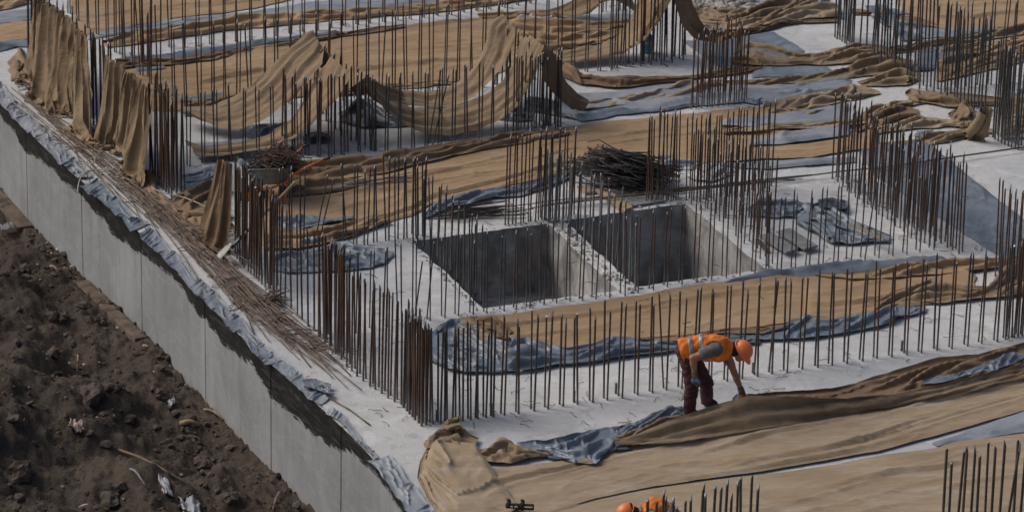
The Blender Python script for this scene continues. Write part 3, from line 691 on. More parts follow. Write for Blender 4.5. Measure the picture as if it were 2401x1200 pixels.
# --- right heaps
B('looping burlap heap under the dark bars on the right', [(2120, 222), (2135, 212), (2180, 220), (2225, 224), (2300, 232), (2370, 240)], [(2122, 230), (2150, 244), (2215, 256), (2290, 252), (2370, 250)], kind='fold', amp=.13, seed=60, bulge=.22, m=M_BURO, res=.025)
B('burlap wing running left from the looping heap', [(2000, 280), (2060, 250), (2110, 238), (2170, 236)], [(2010, 290), (2080, 270), (2130, 254), (2170, 244)], kind='fold', amp=.08, seed=61, bulge=.08, m=M_BUR)
B('burlap piece with rounded fold end beside the rusty bars', [(2010, 282), (2080, 260), (2120, 254), (2156, 262)], [(2010, 312), (2060, 296), (2100, 286), (2156, 272)], kind='fold', amp=.09, seed=62, bulge=.12, m=M_BURD)
B('burlap strip running to the burlap knot on the right', [(2040, 300), (2090, 296), (2160, 278), (2225, 284), (2250, 292)], [(2040, 322), (2100, 312), (2160, 304), (2225, 300), (2250, 304)], kind='fold', amp=.08, seed=63, bulge=.07, m=M_BUR)
B('burlap knot in front of the dark bars on the right', [(2225, 272), (2245, 256), (2265, 244), (2285, 270)], [(2230, 294), (2250, 302), (2270, 302), (2285, 296)], kind='crumple', amp=.16, seed=64, bulge=.30, m=M_BURO, res=.025)
B('rolled burlap strip leading to the gathered burlap on the right', [(2060, 340), (2150, 330), (2220, 312), (2290, 302), (2330, 306)], [(2060, 354), (2150, 346), (2220, 336), (2290, 322), (2320, 322)], kind='fold', amp=.09, seed=65, bulge=.10, m=M_BURO)
B('burlap bands at the far right behind the grey bar cluster', [(2350, 240), (2440, 236)], [(2350, 330), (2440, 326)], kind='fold', amp=.08, seed=66, m=M_BUR)
T('dark blue plastic scrap at the right edge', [(2380, 216), (2440, 200)], [(2380, 246), (2440, 240)], kind='crumple', amp=.10, seed=67)
T('wide flat blue plastic floor strip running down the right side', [(2012, 340), (2022, 372), (2047, 410), (2190, 505), (2330, 594), (2440, 668)], [(2160, 334), (2190, 346), (2257, 403), (2330, 460), (2401, 515), (2480, 575)], amp=.035, seed=68, res=.04, lift=.006, edge=2)
T('small plastic piece between burlap folds at the right', [(2150, 312), (2190, 308)], [(2140, 322), (2180, 322)], amp=.03, seed=69, lift=.02)
# --- swag area ground
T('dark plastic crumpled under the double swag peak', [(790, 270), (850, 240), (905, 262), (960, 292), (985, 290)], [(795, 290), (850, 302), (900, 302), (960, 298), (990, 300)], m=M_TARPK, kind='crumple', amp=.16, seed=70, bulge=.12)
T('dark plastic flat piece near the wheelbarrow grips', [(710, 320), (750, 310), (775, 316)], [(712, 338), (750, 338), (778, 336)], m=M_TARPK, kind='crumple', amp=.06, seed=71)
T('blue plastic under the left swag', [(560, 300), (620, 296), (680, 290), (700, 300)], [(570, 330), (620, 342), (660, 332), (690, 312)], kind='crumple', amp=.08, seed=72)
T('dusty blue plastic behind the wheelbarrow', [(440, 340), (520, 334), (600, 326)], [(450, 352), (530, 350), (600, 344)], m=M_TARPD, amp=.04, seed=73)
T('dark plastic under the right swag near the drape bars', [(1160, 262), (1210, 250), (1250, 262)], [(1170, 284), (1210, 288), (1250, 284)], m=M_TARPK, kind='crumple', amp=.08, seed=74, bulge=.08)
T('blue plastic strip running right from the wheelbarrow grips', [(700, 392), (760, 380), (860, 374), (960, 350)], [(700, 402), (770, 396), (880, 384), (960, 360)], amp=.05, seed=75, lift=.02, m=M_TARPD)
T('blue plastic patch right of the corner bars by the wheelbarrow', [(425, 440), (480, 426), (510, 420)], [(430, 446), (480, 444), (512, 436)], kind='crumple', amp=.08, seed=76)
T('dusty plastic patch left of the corner bars', [(430, 412), (490, 394), (512, 392)], [(440, 432), (490, 420), (512, 410)], kind='crumple', amp=.05, seed=77, m=M_TARPD)
# --- left side burlap on the slab
B('brown wrinkled burlap on the slab left of the hanging cloth', [(400, 470), (430, 452), (470, 440), (505, 430), (530, 428)], [(410, 500), (440, 512), (490, 506), (530, 498)], kind='crumple', amp=.12, seed=78, m=M_BURD)
B('flat tan burlap in front of the brown wrinkled piece', [(420, 502), (470, 508), (540, 500)], [(425, 522), (450, 545), (545, 540)], kind='fold', amp=.05, seed=79, m=M_BURW)
B('long tan burlap ribbon under the loose rods', [(305, 395), (350, 410), (352, 440), (400, 480), (430, 505)], [(300, 420), (318, 440), (350, 465), (392, 500), (420, 530)], kind='crumple', amp=.07, seed=80, m=M_BURW)
B('burlap skirt spread on the slab left of the draped curtain', [(55, 118), (62, 140), (85, 190), (120, 235), (170, 262)], [(15, 168), (60, 205), (100, 236), (140, 270), (170, 275)], kind='fold', amp=.06, seed=81, m=M_BURO)
# --- front bay
T('crumpled blue plastic heap inside the left bars below the middle band', [(632, 612), (650, 598), (700, 594), (760, 596)], [(634, 636), (680, 644), (730, 644), (770, 640)], kind='crumple', amp=.10, seed=82, bulge=.05)
T('blue plastic tent shaped heap right of the left bars', [(745, 590), (780, 572), (812, 570), (860, 584), (924, 594)], [(760, 640), (810, 636), (870, 634), (900, 622), (924, 602)], kind='crumple', amp=.15, seed=83, bulge=.10, res=.025)
B('long tan burlap floor band in front of the pits', [(1062, 752), (1150, 742), (1300, 722), (1467, 698), (1600, 677), (1760, 654), (1890, 640)], [(1080, 800), (1170, 832), (1300, 836), (1450, 830), (1560, 812), (1700, 795), (1800, 782), (1890, 765)], amp=.03, seed=84,  res=.03, m=M_BURT)
B('tan burlap continuation behind the front bars at the right', [(1885, 642), (1960, 652), (2050, 646), (2170, 630), (2270, 640), (2290, 652)], [(1885, 766), (2000, 748), (2100, 720), (2180, 716), (2280, 700)], amp=.05, seed=85,  lift=.014, m=M_BURT)
B('rolled burlap hem behind the front bars at the right', [(1910, 645), (1980, 650), (2060, 640), (2130, 626), (2210, 616), (2330, 610), (2440, 606)], [(1910, 650), (1990, 660), (2060, 660), (2180, 652), (2280, 642), (2360, 634), (2440, 626)], kind='fold', amp=.10, seed=86,  bulge=.06, m=M_BURT, lift=.03)
B('tangled burlap folds behind the front bars near the right edge', [(2040, 712), (2100, 690), (2180, 664), (2260, 682), (2330, 680), (2380, 640), (2440, 620)], [(2040, 738), (2120, 716), (2200, 716), (2300, 708), (2360, 700), (2440, 690)], kind='fold', amp=.14, seed=87, bulge=.06, m=M_BURO, lift=.03)
T('blue plastic strip behind the long front burlap band', [(1700, 662), (1830, 640), (1960, 624), (2100, 615), (2200, 602), (2225, 612)], [(1700, 668), (1840, 654), (1990, 646), (2100, 632), (2215, 620)], amp=.06, seed=88, bulge=.03)
T('large crumpled blue plastic heap behind the corner of the front bars', [(1004, 800), (1030, 772), (1062, 756), (1120, 768), (1165, 800), (1200, 806)], [(1006, 848), (1050, 872), (1100, 880), (1160, 880), (1206, 876)], kind='crumple', amp=.17, seed=89, bulge=.07, lift=.03, res=.022)
B('brown burlap corner folded beside the big blue heap', [(1100, 752), (1150, 758), (1190, 776)], [(1110, 772), (1165, 800), (1196, 806)], kind='crumple', amp=.12, seed=90, m=M_BURD, lift=.06)
T('long twisted blue plastic strip behind the front row of bars', [(1190, 806), (1240, 800), (1260, 812), (1330, 826), (1380, 818), (1430, 800), (1500, 800), (1590, 808), (1700, 792), (1780, 784)], [(1190, 878), (1250, 874), (1310, 862), (1370, 858), (1450, 846), (1520, 838), (1600, 826), (1700, 818), (1780, 806)], kind='fold', amp=.16, seed=91, bulge=.04, lift=.03, res=.022)
T('blue plastic strip continuing right behind the worker', [(1770, 786), (1860, 758), (1900, 748), (1960, 752), (2040, 738), (2100, 724), (2170, 722)], [(1770, 806), (1850, 802), (1900, 798), (1980, 786), (2060, 772), (2110, 752), (2170, 734)], kind='crumple', amp=.13, seed=92, bulge=.05, lift=.03, res=.022)
B('dark burlap hem tucked behind the blue strip near the worker', [(1500, 800), (1590, 798), (1700, 776), (1790, 776), (1850, 768)], [(1500, 806), (1590, 808), (1700, 790), (1790, 790), (1850, 776)], kind='fold', amp=.06, seed=93, m=M_BURD, lift=.05)
# --- foreground cover
B('vast tan burlap floor cover filling the bottom right foreground', [(1090, 1110), (1200, 1098), (1300, 1088), (1480, 1050), (1640, 1010), (1800, 985), (1950, 962), (2120, 930), (2280, 900), (2460, 850)],
  [(1130, 1260), (1300, 1200), (1400, 1172), (1500, 1150), (1650, 1127), (1800, 1108), (1960, 1080), (2060, 1062), (2250, 1010), (2460, 950)], amp=.035, seed=94, res=.028, lift=.03, edge=1.5)
B('lower burlap sheet overlapping toward the bottom edge of the picture', [(1200, 1230), (1300, 1197), (1400, 1170), (1500, 1151), (1650, 1129), (1800, 1112), (1960, 1090), (2060, 1070), (2200, 1050), (2250, 1036), (2460, 1010), (2700, 960)],
  [(1080, 1700), (1600, 1800), (3000, 1700)], amp=.035, seed=95, res=.035, lift=.012, edge=1.5)
T('blue and white plastic glimpsed in the gap at the right edge', [(2180, 1040), (2300, 1000), (2440, 950)], [(2200, 1048), (2320, 1026), (2440, 1010)], m=M_TARPD, amp=.03, seed=96, lift=.014)
B('raised burlap flap lifted by the worker', [(1440, 1046, 1050), (1500, 1030, 1040), (1570, 1000, 1028), (1640, 972, 1012), (1700, 950, 1000), (1750, 936, 992), (1850, 934, 985), (1950, 932, 970), (2060, 925, 958), (2200, 905, 930), (2440, 850, 866)],
  [(1440, 1062), (1500, 1058), (1600, 1047), (1720, 1026), (1800, 1008), (1880, 992), (2000, 968), (2120, 948), (2250, 930), (2440, 880)], drape=True, kind='swag', amp=.075, seed=97, res=.022, lift=.034, m=M_BURF, edge=1)
B('long brown folded burlap behind the raised flap', [(1750, 934), (1850, 926), (1950, 920), (2060, 888), (2200, 850), (2300, 838), (2460, 800)], [(1780, 955), (1880, 952), (2000, 944), (2100, 932), (2250, 905), (2460, 850)], kind='fold', amp=.17, seed=98, bulge=.03, m=M_BURD, lift=.02, res=.022)
B('brown folds tucked behind the blue plastic left of the worker', [(1448, 1030), (1500, 1012), (1560, 990), (1620, 975)], [(1440, 1058), (1520, 1048), (1600, 1022), (1650, 996)], kind='fold', amp=.12, seed=99, m=M_BURD, lift=.03)
T('thin blue plastic sliver in the brown folds at the right edge', [(2160, 922), (2240, 904), (2320, 876), (2370, 852), (2400, 858)], [(2170, 926), (2250, 914), (2330, 896), (2390, 870), (2410, 862)], kind='crumple', amp=.08, seed=100, lift=.16, bulge=.03)
T('crumpled blue plastic heap on the front burlap left of the worker', [(1212, 1046), (1280, 1044), (1350, 1030), (1420, 1016), (1450, 1010)], [(1240, 1066), (1315, 1086), (1345, 1100), (1400, 1100), (1432, 1070), (1484, 1064)], kind='crumple', amp=.24, seed=101, bulge=.14, res=.018, lift=.045, exc=(.12, .28))
T('blue plastic fold standing up beside the worker boots', [(1440, 1016), (1490, 996), (1560, 968), (1600, 962), (1618, 975)], [(1450, 1036), (1500, 1024), (1560, 1002), (1600, 992), (1620, 984)], kind='crumple', amp=.22, seed=102, bulge=.18, res=.018, lift=.04, exc=(.14, .34))
T('small blue plastic end under the worker hand', [(1716, 938), (1730, 926), (1752, 930)], [(1718, 944), (1740, 944), (1756, 940)], kind='crumple', amp=.05, seed=103, bulge=.08)
B('pale creased burlap piece at the bottom left corner of the front cover', [(1010, 1062), (1040, 1050), (1080, 1050), (1115, 1056)], [(985, 1130), (1010, 1180), (1075, 1250), (1150, 1240), (1215, 1205)], kind='creased', amp=.06, seed=104, bulge=.03, res=.022, lift=.07, m=M_BUR)
B('thick rolled left edge of the pale burlap piece', [(1012, 1040), (985, 1090), (978, 1130), (1000, 1175), (1050, 1250)], [(1040, 1050), (1008, 1096), (1003, 1130), (1026, 1172), (1085, 1250)], kind='fold', amp=.07, seed=107, bulge=.11, res=.02, lift=.05, m=M_BUR)
B('brown burlap lump at the back of the pale creased piece', [(1002, 1040), (1030, 1018), (1060, 1012), (1090, 1022), (1112, 1040)], [(1000, 1066), (1035, 1062), (1080, 1066), (1120, 1056)], kind='crumple', amp=.12, seed=108, bulge=.14, res=.02, lift=.06, m=M_BURO)
B('raised burlap tip on top of the brown lump', [(1040, 1020), (1052, 1008), (1072, 1004), (1084, 1014)], [(1030, 1042), (1050, 1042), (1072, 1040), (1088, 1030)], kind='fold', amp=.08, seed=105, bulge=.20, m=M_BURO, res=.02, lift=.16)
B('twisted burlap between the pale piece and the blue plastic', [(1105, 1064), (1140, 1060), (1185, 1046), (1215, 1054), (1290, 1068)], [(1105, 1084), (1150, 1094), (1200, 1098), (1240, 1084), (1295, 1076)], kind='crumple', amp=.12, seed=106, bulge=.12, m=M_BURO, res=.02, lift=.04)
# plastic over the slab edge, along the wall
def edge_sheet(label, a, b, w0, w1, seed, amp=.06, kind='crumple', m=M_TARPD):
    i0 = np.argmin(np.abs(wt[:, 0]-a)); i1 = np.argmin(np.abs(wt[:, 0]-b)); seg = wt[i0:i1+1:2]
    top = [(x+w0, y-w0*.35) for x, y, _ in seg]; bot = [(x+w1, y-w1*.35) for x, y, _ in seg]
    return T(label, top, bot, kind=kind, amp=amp, seed=seed, m=m, res=.025, lift=.03, bulge=.02, edge=11, exc=(.05, .12))
edge_sheet('pale plastic lying over the slab edge at the far left', -60, 60, 26, -6, 110)
edge_sheet('pale plastic crumpled on the slab edge beside the rope', 40, 200, 30, -4, 111)
edge_sheet('grey plastic hanging over the bitumen beside the rod bundle', 205, 335, 18, -14, 112, .10, m=M_TARP)
edge_sheet('pale plastic ribbon along the slab edge by the rod bundle', 330, 480, 20, -8, 113, .10, m=M_TARP2)
edge_sheet('crumpled pale plastic over the slab edge in the middle of the wall', 470, 640, 22, -12, 114, .10, m=M_TARP2)
edge_sheet('long pale plastic ribbon ending in a torn flap', 630, 762, 22, -6, 115, .07)
edge_sheet('thin dusty plastic lip along the wall top near the front', 765, 880, 10, -2, 116, .03)
edge_sheet('bunched plastic at the slab edge at the bottom of the picture', 880, 1100, 34, -16, 117, .12)
T('dark torn plastic flap at the end of the edge ribbon', [(708, 902), (740, 898), (778, 912)], [(716, 918), (750, 930), (772, 940)], kind='crumple', amp=.10, seed=118, m=M_TARP, lift=.06, bulge=.06)

# ------------------------------------------------------------------ hanging cloths
def D(label, top, bot, **k):
    k.setdefault('kind', 'swag'); k.setdefault('m', M_BURO); k.setdefault('amp', .05); k.setdefault('res', .028)
    return B(label, top, bot, drape=True, edge=k.pop('edge', 1.5), **k)
D('tall burlap curtain hung over the bars at the top left', [(86, -30, 166), (100, 0, 175), (130, 12, 205), (160, 34, 232), (182, 54, 254), (198, 70, 270)], [(74, 176, 176), (90, 222, 222), (118, 258, 258), (146, 272, 272), (168, 272, 272), (182, 266, 272)], kind='hang', amp=.085, seed=130, res=.022)
D('second narrow burlap fall of the left curtain', [(186, 66, 268), (196, 72, 276), (204, 80, 284), (212, 90, 294)], [(180, 300, 300), (194, 336, 336), (206, 342, 342), (216, 330, 334)], kind='hang', amp=.07, seed=131, res=.022)
D('wide burlap curtain hung over the bars right of the gap', [(256, 130, 330), (275, 142, 345), (300, 162, 368), (330, 182, 392), (366, 214, 420)], [(222, 330, 340), (240, 345, 345), (290, 340, 348), (302, 390, 398), (325, 430, 436), (348, 440, 446)], kind='hang', amp=.075, seed=132, res=.022)
B('burlap bunched on the slab at the foot of the tall curtain', [(85, 215), (120, 245), (160, 262), (200, 290), (225, 325)], [(90, 228), (140, 270), (175, 276), (200, 310), (225, 342)], kind='crumple', amp=.12, seed=133, m=M_BURO, bulge=.05)
D('left swag of burlap falling from the first bar peak', [(738, 90, 262), (722, 96, 264), (690, 120, 268), (655, 155, 276), (625, 190, 284), (595, 216, 290), (550, 240, 294), (500, 256, 294), (425, 262, 288)],
  [(772, 132, 292), (765, 160, 300), (735, 192, 310), (705, 235, 318), (670, 270, 324), (630, 296, 328), (570, 318, 328), (510, 316, 324), (430, 280, 312)], amp=.07, seed=134)
D('lower left swag of burlap falling from the second bar peak', [(782, 140, 300), (765, 160, 304), (740, 205, 312), (715, 250, 320), (690, 290, 328), (640, 325, 338), (560, 347, 350), (470, 356, 358), (430, 340, 352)],
  [(828, 178, 330), (822, 205, 338), (800, 240, 346), (765, 272, 354), (735, 305, 358), (700, 335, 362), (640, 360, 366), (560, 374, 376), (470, 382, 382)], amp=.06, seed=135)
D('small burlap flap hanging on the first bar peak', [(748, 118, 285), (765, 114, 290), (778, 130, 295)], [(752, 152, 285), (766, 158, 290), (776, 150, 295)], kind='hang', amp=.03, seed=136, smooth=1)
D('front swag of burlap between the two middle bar peaks', [(840, 190, 318), (860, 222, 312), (900, 252, 306), (960, 266, 300), (1030, 268, 294), (1090, 256, 290), (1140, 232, 282), (1185, 195, 274), (1215, 150, 268), (1232, 104, 262), (1250, 92, 262)],
  [(846, 205, 342), (868, 240, 342), (900, 275, 342), (940, 304, 340), (990, 320, 334), (1050, 325, 330), (1120, 314, 322), (1180, 290, 314), (1225, 252, 306), (1258, 190, 298), (1284, 112, 292)], amp=.075, seed=137)
D('back swag of burlap between the two middle bar peaks', [(842, 188, 300), (870, 205, 290), (930, 228, 250), (1000, 236, 246), (1060, 218, 236), (1100, 185, 232), (1130, 140, 228), (1148, 92, 225), (1160, 52, 224), (1180, 46, 224)],
  [(858, 215, 320), (900, 246, 290), (950, 258, 280), (1010, 266, 274), (1070, 262, 268), (1120, 240, 262), (1165, 195, 254), (1195, 150, 248), (1210, 110, 244), (1224, 76, 242)], amp=.065, seed=138)
D('dark burlap tail falling right from the middle peak', [(1272, 105, 290), (1290, 122, 290), (1302, 160, 284), (1318, 195, 276), (1340, 225, 262), (1368, 246, 258)], [(1262, 150, 300), (1266, 186, 302), (1285, 215, 298), (1310, 240, 284), (1335, 258, 274), (1370, 264, 270)], amp=.06, seed=139, m=M_BURD)
D('tall burlap drape falling left from the far peak at the top', [(1572, -60, 120), (1530, -30, 118), (1500, 10, 118), (1482, 60, 122), (1450, 95, 124), (1400, 118, 130), (1310, 138, 142)], [(1612, -60, 150), (1578, 10, 150), (1550, 60, 148), (1520, 100, 146), (1470, 135, 150), (1400, 154, 158), (1312, 160, 164)], amp=.075, seed=140)
D('tall burlap drape falling right from the far peak at the top', [(1596, -60, 146), (1606, 0, 140), (1622, 40, 130), (1645, 70, 112), (1672, 88, 100)], [(1560, -60, 160), (1570, 10, 160), (1590, 60, 150), (1625, 96, 126), (1672, 108, 114)], amp=.06, seed=141, m=M_BURD)
D('small distant burlap drape at the top centre', [(1290, 32, 38), (1330, 14, 40), (1370, -12, 42), (1400, -40, 44), (1440, -40, 44), (1466, -10, 42), (1482, 26, 38)], [(1300, 40, 44), (1350, 44, 48), (1385, 34, 50), (1415, 8, 50), (1436, 4, 50), (1458, 14, 48), (1482, 36, 46)], amp=.05, seed=142)
D('narrow burlap piece hung on the left bars by the shovel', [(514, 376, 583), (526, 374, 587), (546, 384, 594)], [(470, 552, 562), (480, 580, 582), (505, 590, 592), (532, 588, 594)], kind='hang', amp=.05, seed=143, m=M_BURD, smooth=1, res=.02)
D('gathered burlap tied against the grey bars on the right', [(2290, 262, 330), (2305, 246, 332), (2325, 244, 332)], [(2270, 308, 312), (2295, 326, 328), (2320, 326, 330)], kind='hang', amp=.09, seed=144, smooth=1, res=.02)
# ------------------------------------------------------------------ standing starter bars
ONES = 'first second third fourth fifth sixth seventh eighth ninth tenth eleventh twelfth thirteenth fourteenth fifteenth sixteenth seventeenth eighteenth nineteenth'.split()
TENS = {2: 'twent', 3: 'thirt', 4: 'fort', 5: 'fift', 6: 'sixt', 7: 'sevent', 8: 'eight', 9: 'ninet'}
def ordinal(n):
    if n < 20: return ONES[n-1]
    t, o = divmod(n, 10)
    return TENS[t]+'ieth' if o == 0 else TENS[t]+'y-'+ONES[o-1]
BARS = []      # (base Vector, h, r, mat, row text, index, lean x, lean y)
def bar(p, h, r, m, row, i, lx=0, ly=0): BARS.append((Vector(p), h, r, m, row, i, lx, ly))
def row(text, pts, n, h, r=.0125, m=None, pair=None, jit=2.0, jh=.055, lean=.015, skip=()):
    """n positions along a line of photograph pixels, one bar or a lapped pair each"""
    q = resamp(pts, n); k = 0
    for i in range(n):
        if i in skip: continue
        bx, by = q[i, 0]+rnd.gauss(0, jit*.5), q[i, 1]+rnd.gauss(0, jit*.4)
        mm = m if m is not None else rnd.choice([M_BAR, M_BAR, M_BARR, M_BARG])
        for j in range(2 if pair else 1):
            ox, oy = (pair[0]*j, pair[1]*j) if pair else (0, 0)
            hh = h(i/(n-1)) if callable(h) else h
            m2 = mm if rnd.random() < .8 else rnd.choice([M_BAR, M_BARG])
            if rnd.random() < .02: lx = rnd.uniform(-.09, .09)
            else: lx = rnd.gauss(0, lean)
            k += 1
            bar(g(bx+ox+rnd.gauss(0, .5), by+oy), hh*(1+rnd.gauss(0, jh*.6)), r*.92*rnd.uniform(.9, 1.1), m2, text, k, lx, rnd.gauss(0, lean))
MR = None
# front bay
row('at the near corner of the front row by the slab edge', [(1008, 990), (1150, 974)], 9, 1.21, .014, MR, (6, 3), 1.5)
row('of the front row between near corner and worker', [(1174, 968), (1232, 960), (1382, 938), (1520, 915), (1590, 904)], 13, 1.21, .0135, MR, (8, 5), 1.5)
row('of the front row right of the worker', [(1626, 898), (1700, 888), (1840, 865), (1985, 846), (2153, 822), (2330, 796)], 21, 1.25, .0135, MR, (8, 5), 1.5)
row('of the dense front row end at the right edge', [(2350, 790), (2425, 778)], 8, 1.30, .0135, MR, (5, 5), 1.5)
row('of the rust cluster at the near slab corner', [(940, 948), (988, 998)], 8, 1.27, .0165, M_BARR, (10, -3), 2)
row('of the inner rust cluster at the near slab corner', [(966, 940), (1000, 985)], 4, 1.25, .0155, MR, None, 2)
row('along the near slab edge right of the dense cluster', [(812, 858), (860, 900), (925, 942)], 9, 1.32, .0145, M_BARR, (7, -6), 1.5)
row('along the near slab edge left of the dense cluster', [(655, 700), (695, 737), (748, 788), (800, 842)], 12, 1.34, .0135, MR, None, 1.5)
row('of the dense rust cluster midway along the left slab edge', [(752, 788), (780, 812), (806, 836)], 8, 1.36, .0165, M_BARR, (9, -10), 2)
row('of the dense cluster right of the hanging burlap cloth', [(550, 600), (585, 640), (642, 690)], 15, 1.33, .014, M_BARR, (7, -9), 2)
row('of the back half of the cluster by the shovel', [(566, 590), (600, 622), (650, 668)], 10, 1.30, .0135, MR, None, 3)
row('of the short row behind the left cluster', [(655, 592), (675, 600), (705, 598)], 3, 1.22, .011, M_BARG, (6, 1), 1.5)
row('standing on the slab left of the first pit', [(834, 780), (862, 768), (900, 762), (938, 758), (976, 748), (1010, 746), (1042, 740), (1076, 734), (1106, 732), (1136, 730)], 10, 1.10, .0105, M_BARG, (8, 5), 1.5)
row('on the front rim of the first pit', [(1172, 724), (1208, 720), (1310, 704), (1420, 692)], 9, 1.08, .0105, M_BAR, (9, 5), 1.5)
row('on the front rim of the second pit', [(1455, 688), (1560, 666), (1680, 648), (1795, 630)], 11, 1.08, .0105, M_BAR, (9, 6), 1.5)
row('on the slab right of the second pit', [(1822, 632), (1900, 620), (2000, 605), (2115, 590), (2180, 580)], 12, 1.08, .0105, M_BARG, (10, 6), 1.5, lean=.02)
row('on the left rim of the first pit', [(980, 552), (1030, 600), (1080, 648), (1128, 706)], 11, 1.06, .0115, M_BARG, (-16, -4), 1.5)
row('on the rubble wall between the two pits', [(1284, 522), (1340, 556), (1400, 590), (1440, 625), (1490, 682)], 14, 1.0, .0155, M_BARL, None, 2)
row('of the second line on the wall between the pits', [(1310, 520), (1372, 548), (1430, 596), (1480, 650)], 9, 1.02, .0115, M_BARL, None, 2)
row('on the right rim of the second pit', [(1620, 480), (1690, 520), (1745, 572), (1800, 625)], 10, 1.10, .0115, M_BAR, (12, -6), 2)
row('in the bottom right corner of the picture', [(2205, 1290), (2330, 1270), (2440, 1252)], 8, 1.24, .0175, M_BARG, (14, 10), 2, jh=.05)
row('at the bottom edge beside the orange vest', [(1510, 1434), (1630, 1408), (1752, 1376)], 9, 1.33, .0175, M_BARG, (13, 16), 2, jh=.06)
# behind the pits
row('left of the first pit in the dense grey group', [(905, 566), (935, 560), (960, 560), (990, 556)], 5, 1.18, .0125, M_BAR, (7, -2), 2)
row('in front of the middle burlap band left of the pit', [(805, 568), (835, 576), (855, 574), (876, 568)], 4, 1.15, .0115, M_BARG, (8, -2), 1.5)
row('of the rusty group behind the back left pit corner', [(1185, 528), (1210, 524), (1250, 518), (1340, 505)], 10, 1.28, .0115, M_BARR, (6, -2), 2)
row('of the grey group at the back of the pit wall', [(1270, 512), (1300, 520), (1330, 510)], 7, 1.0, .0135, M_BARL, None, 3)
row('of the rusty group right of the bent bar pile', [(1515, 478), (1585, 470)], 7, 1.30, .011, M_BARR, (5, -4), 2)
row('of the long rusty group behind the second pit', [(1610, 470), (1640, 472), (1700, 460), (1800, 442)], 13, 1.26, .0115, M_BAR, (8, -5), 2)
row('scattered over the slab behind the second pit', [(1660, 490), (1700, 510), (1745, 530), (1800, 560)], 8, 1.10, .012, M_BARG, (14, -18), 3)
row('of the rust line beside the blue floor strip', [(1950, 420), (2010, 455), (2080, 495), (2160, 545), (2247, 594)], 24, 1.27, .0135, M_BARR, (9, -4), 2, jh=.03)
row('of the inner line beside the blue floor strip', [(1985, 450), (2060, 500), (2140, 560), (2180, 575)], 11, 1.22, .0115, M_BAR, (10, 4), 2.5)
row('of the back line beside the blue floor strip', [(1968, 412), (2040, 440), (2150, 505), (2250, 570)], 10, 1.28, .0115, M_BARR, None, 3)
row('of the rusty group at the right edge', [(2332, 650), (2360, 660), (2425, 690)], 8, 1.28, .0125, M_BARR, (9, -8), 2)
# left wall of bars, upper part
row('of the dark rust block at the end of the left curtain', [(352, 418), (375, 436), (402, 462)], 9, 1.45, .0155, M_BARR, (12, -9), 2)
row('of the back of the rust block beside the left curtain', [(380, 415), (400, 432), (426, 452)], 6, 1.42, .0135, MR, (8, -3), 2)
row('seen in the gap between the two left curtains', [(210, 285), (232, 305), (255, 326)], 6, 1.36, .0155, M_BARR, (8, -8), 2)
row('under the left curtain', [(80, 165), (140, 222), (200, 276)], 9, 1.45, .014, M_BARG, None, 2)
row('beside the upper left end of the curtain', [(66, 140), (76, 152)], 2, 1.6, .020, M_BARG, None, 1)
# far rows
row('of the row behind the wheelbarrow', [(440, 388), (520, 378), (600, 370), (700, 362)], 9, 1.10, .0115, M_BARG, (6, 3), 2)
row('of the row in front of the middle swags', [(715, 362), (800, 356), (947, 350), (1060, 335), (1180, 320), (1307, 302)], 20, 1.16, .0125, M_BARG, (6, 3), 2)
row('of the thick group holding up the second swag peak', [(745, 268), (790, 305), (830, 335), (870, 352)], 7, 1.12, .016, M_BARR, (12, 0), 3)
row('of the rusty group before the second swag peak', [(660, 352), (740, 368), (800, 362)], 6, 1.2, .015, M_BARR, (7, 2), 3)
row('of the group holding up the middle swag peak', [(1165, 225), (1210, 258), (1250, 285), (1300, 302)], 8, 1.20, .013, M_BAR, (12, -3), 3)
row('of the group right of the middle swag peak', [(1205, 310), (1250, 302), (1306, 296)], 7, 1.18, .0125, M_BARG, (8, -6), 3)
row('of the long row crossing the far room', [(405, 262), (520, 262), (620, 246), (740, 238), (900, 228), (1000, 218), (1160, 200), (1342, 172), (1460, 155)], 36, 1.36, .0115, MR, (6, 2), 2)
row('of the farthest row at the top left', [(398, 112), (500, 104), (600, 92), (790, 62), (1000, 40), (1133, 24), (1240, 8)], 28, 1.36, .0115, MR, (5, 2), 2)
row('of the far row running down beside the curtain', [(160, 30), (182, 52), (215, 80), (247, 97), (273, 130), (308, 157), (340, 190), (372, 220)], 11, 1.5, .0125, MR, (5, 2), 2)
row('of the row standing on the far white strip', [(280, 128), (330, 150), (345, 186)], 4, 1.1, .012, MR, (6, 2), 2)
row('of the tall group holding up the big drape', [(1432, 165), (1480, 152), (1540, 146), (1592, 136)], 10, 1.52, .0135, M_BAR, (7, -7), 3)
row('of the second line holding up the big drape', [(1500, 158), (1560, 150), (1600, 140)], 5, 1.5, .0135, M_BARG, (6, -12), 3)
row('of the front side of the square column', [(1620, 256), (1680, 250), (1745, 243)], 11, 1.17, .0115, M_BARR, (5, -4), 1)
row('of the back side of the square column', [(1640, 236), (1700, 226), (1735, 222)], 6, 1.17, .0115, M_BARR, (5, -4), 1)
row('of the dark dense group at the top right', [(1957, 88), (1975, 98), (1992, 108)], 7, 1.55, .0125, M_BARG, (6, -6), 1.5)
row('of the dark spaced line at the top right', [(2002, 104), (2040, 120), (2066, 140), (2100, 150)], 8, 1.50, .0155, M_BARG, None, 2)
row('of the dark diagonal line at the upper right', [(2047, 148), (2110, 172), (2155, 208), (2205, 222), (2250, 256), (2300, 268)], 17, 1.46, .0155, M_BARG, (9, -8), 2)
row('of the grey cluster at the right edge above the bare slab', [(2326, 322), (2350, 338), (2388, 352)], 9, 1.45, .0145, M_BARG, (7, -10), 1.5)
row('of the far line at the upper right edge', [(2215, 208), (2290, 200), (2420, 188)], 9, 1.35, .0115, M_BARG, (6, 2), 2)
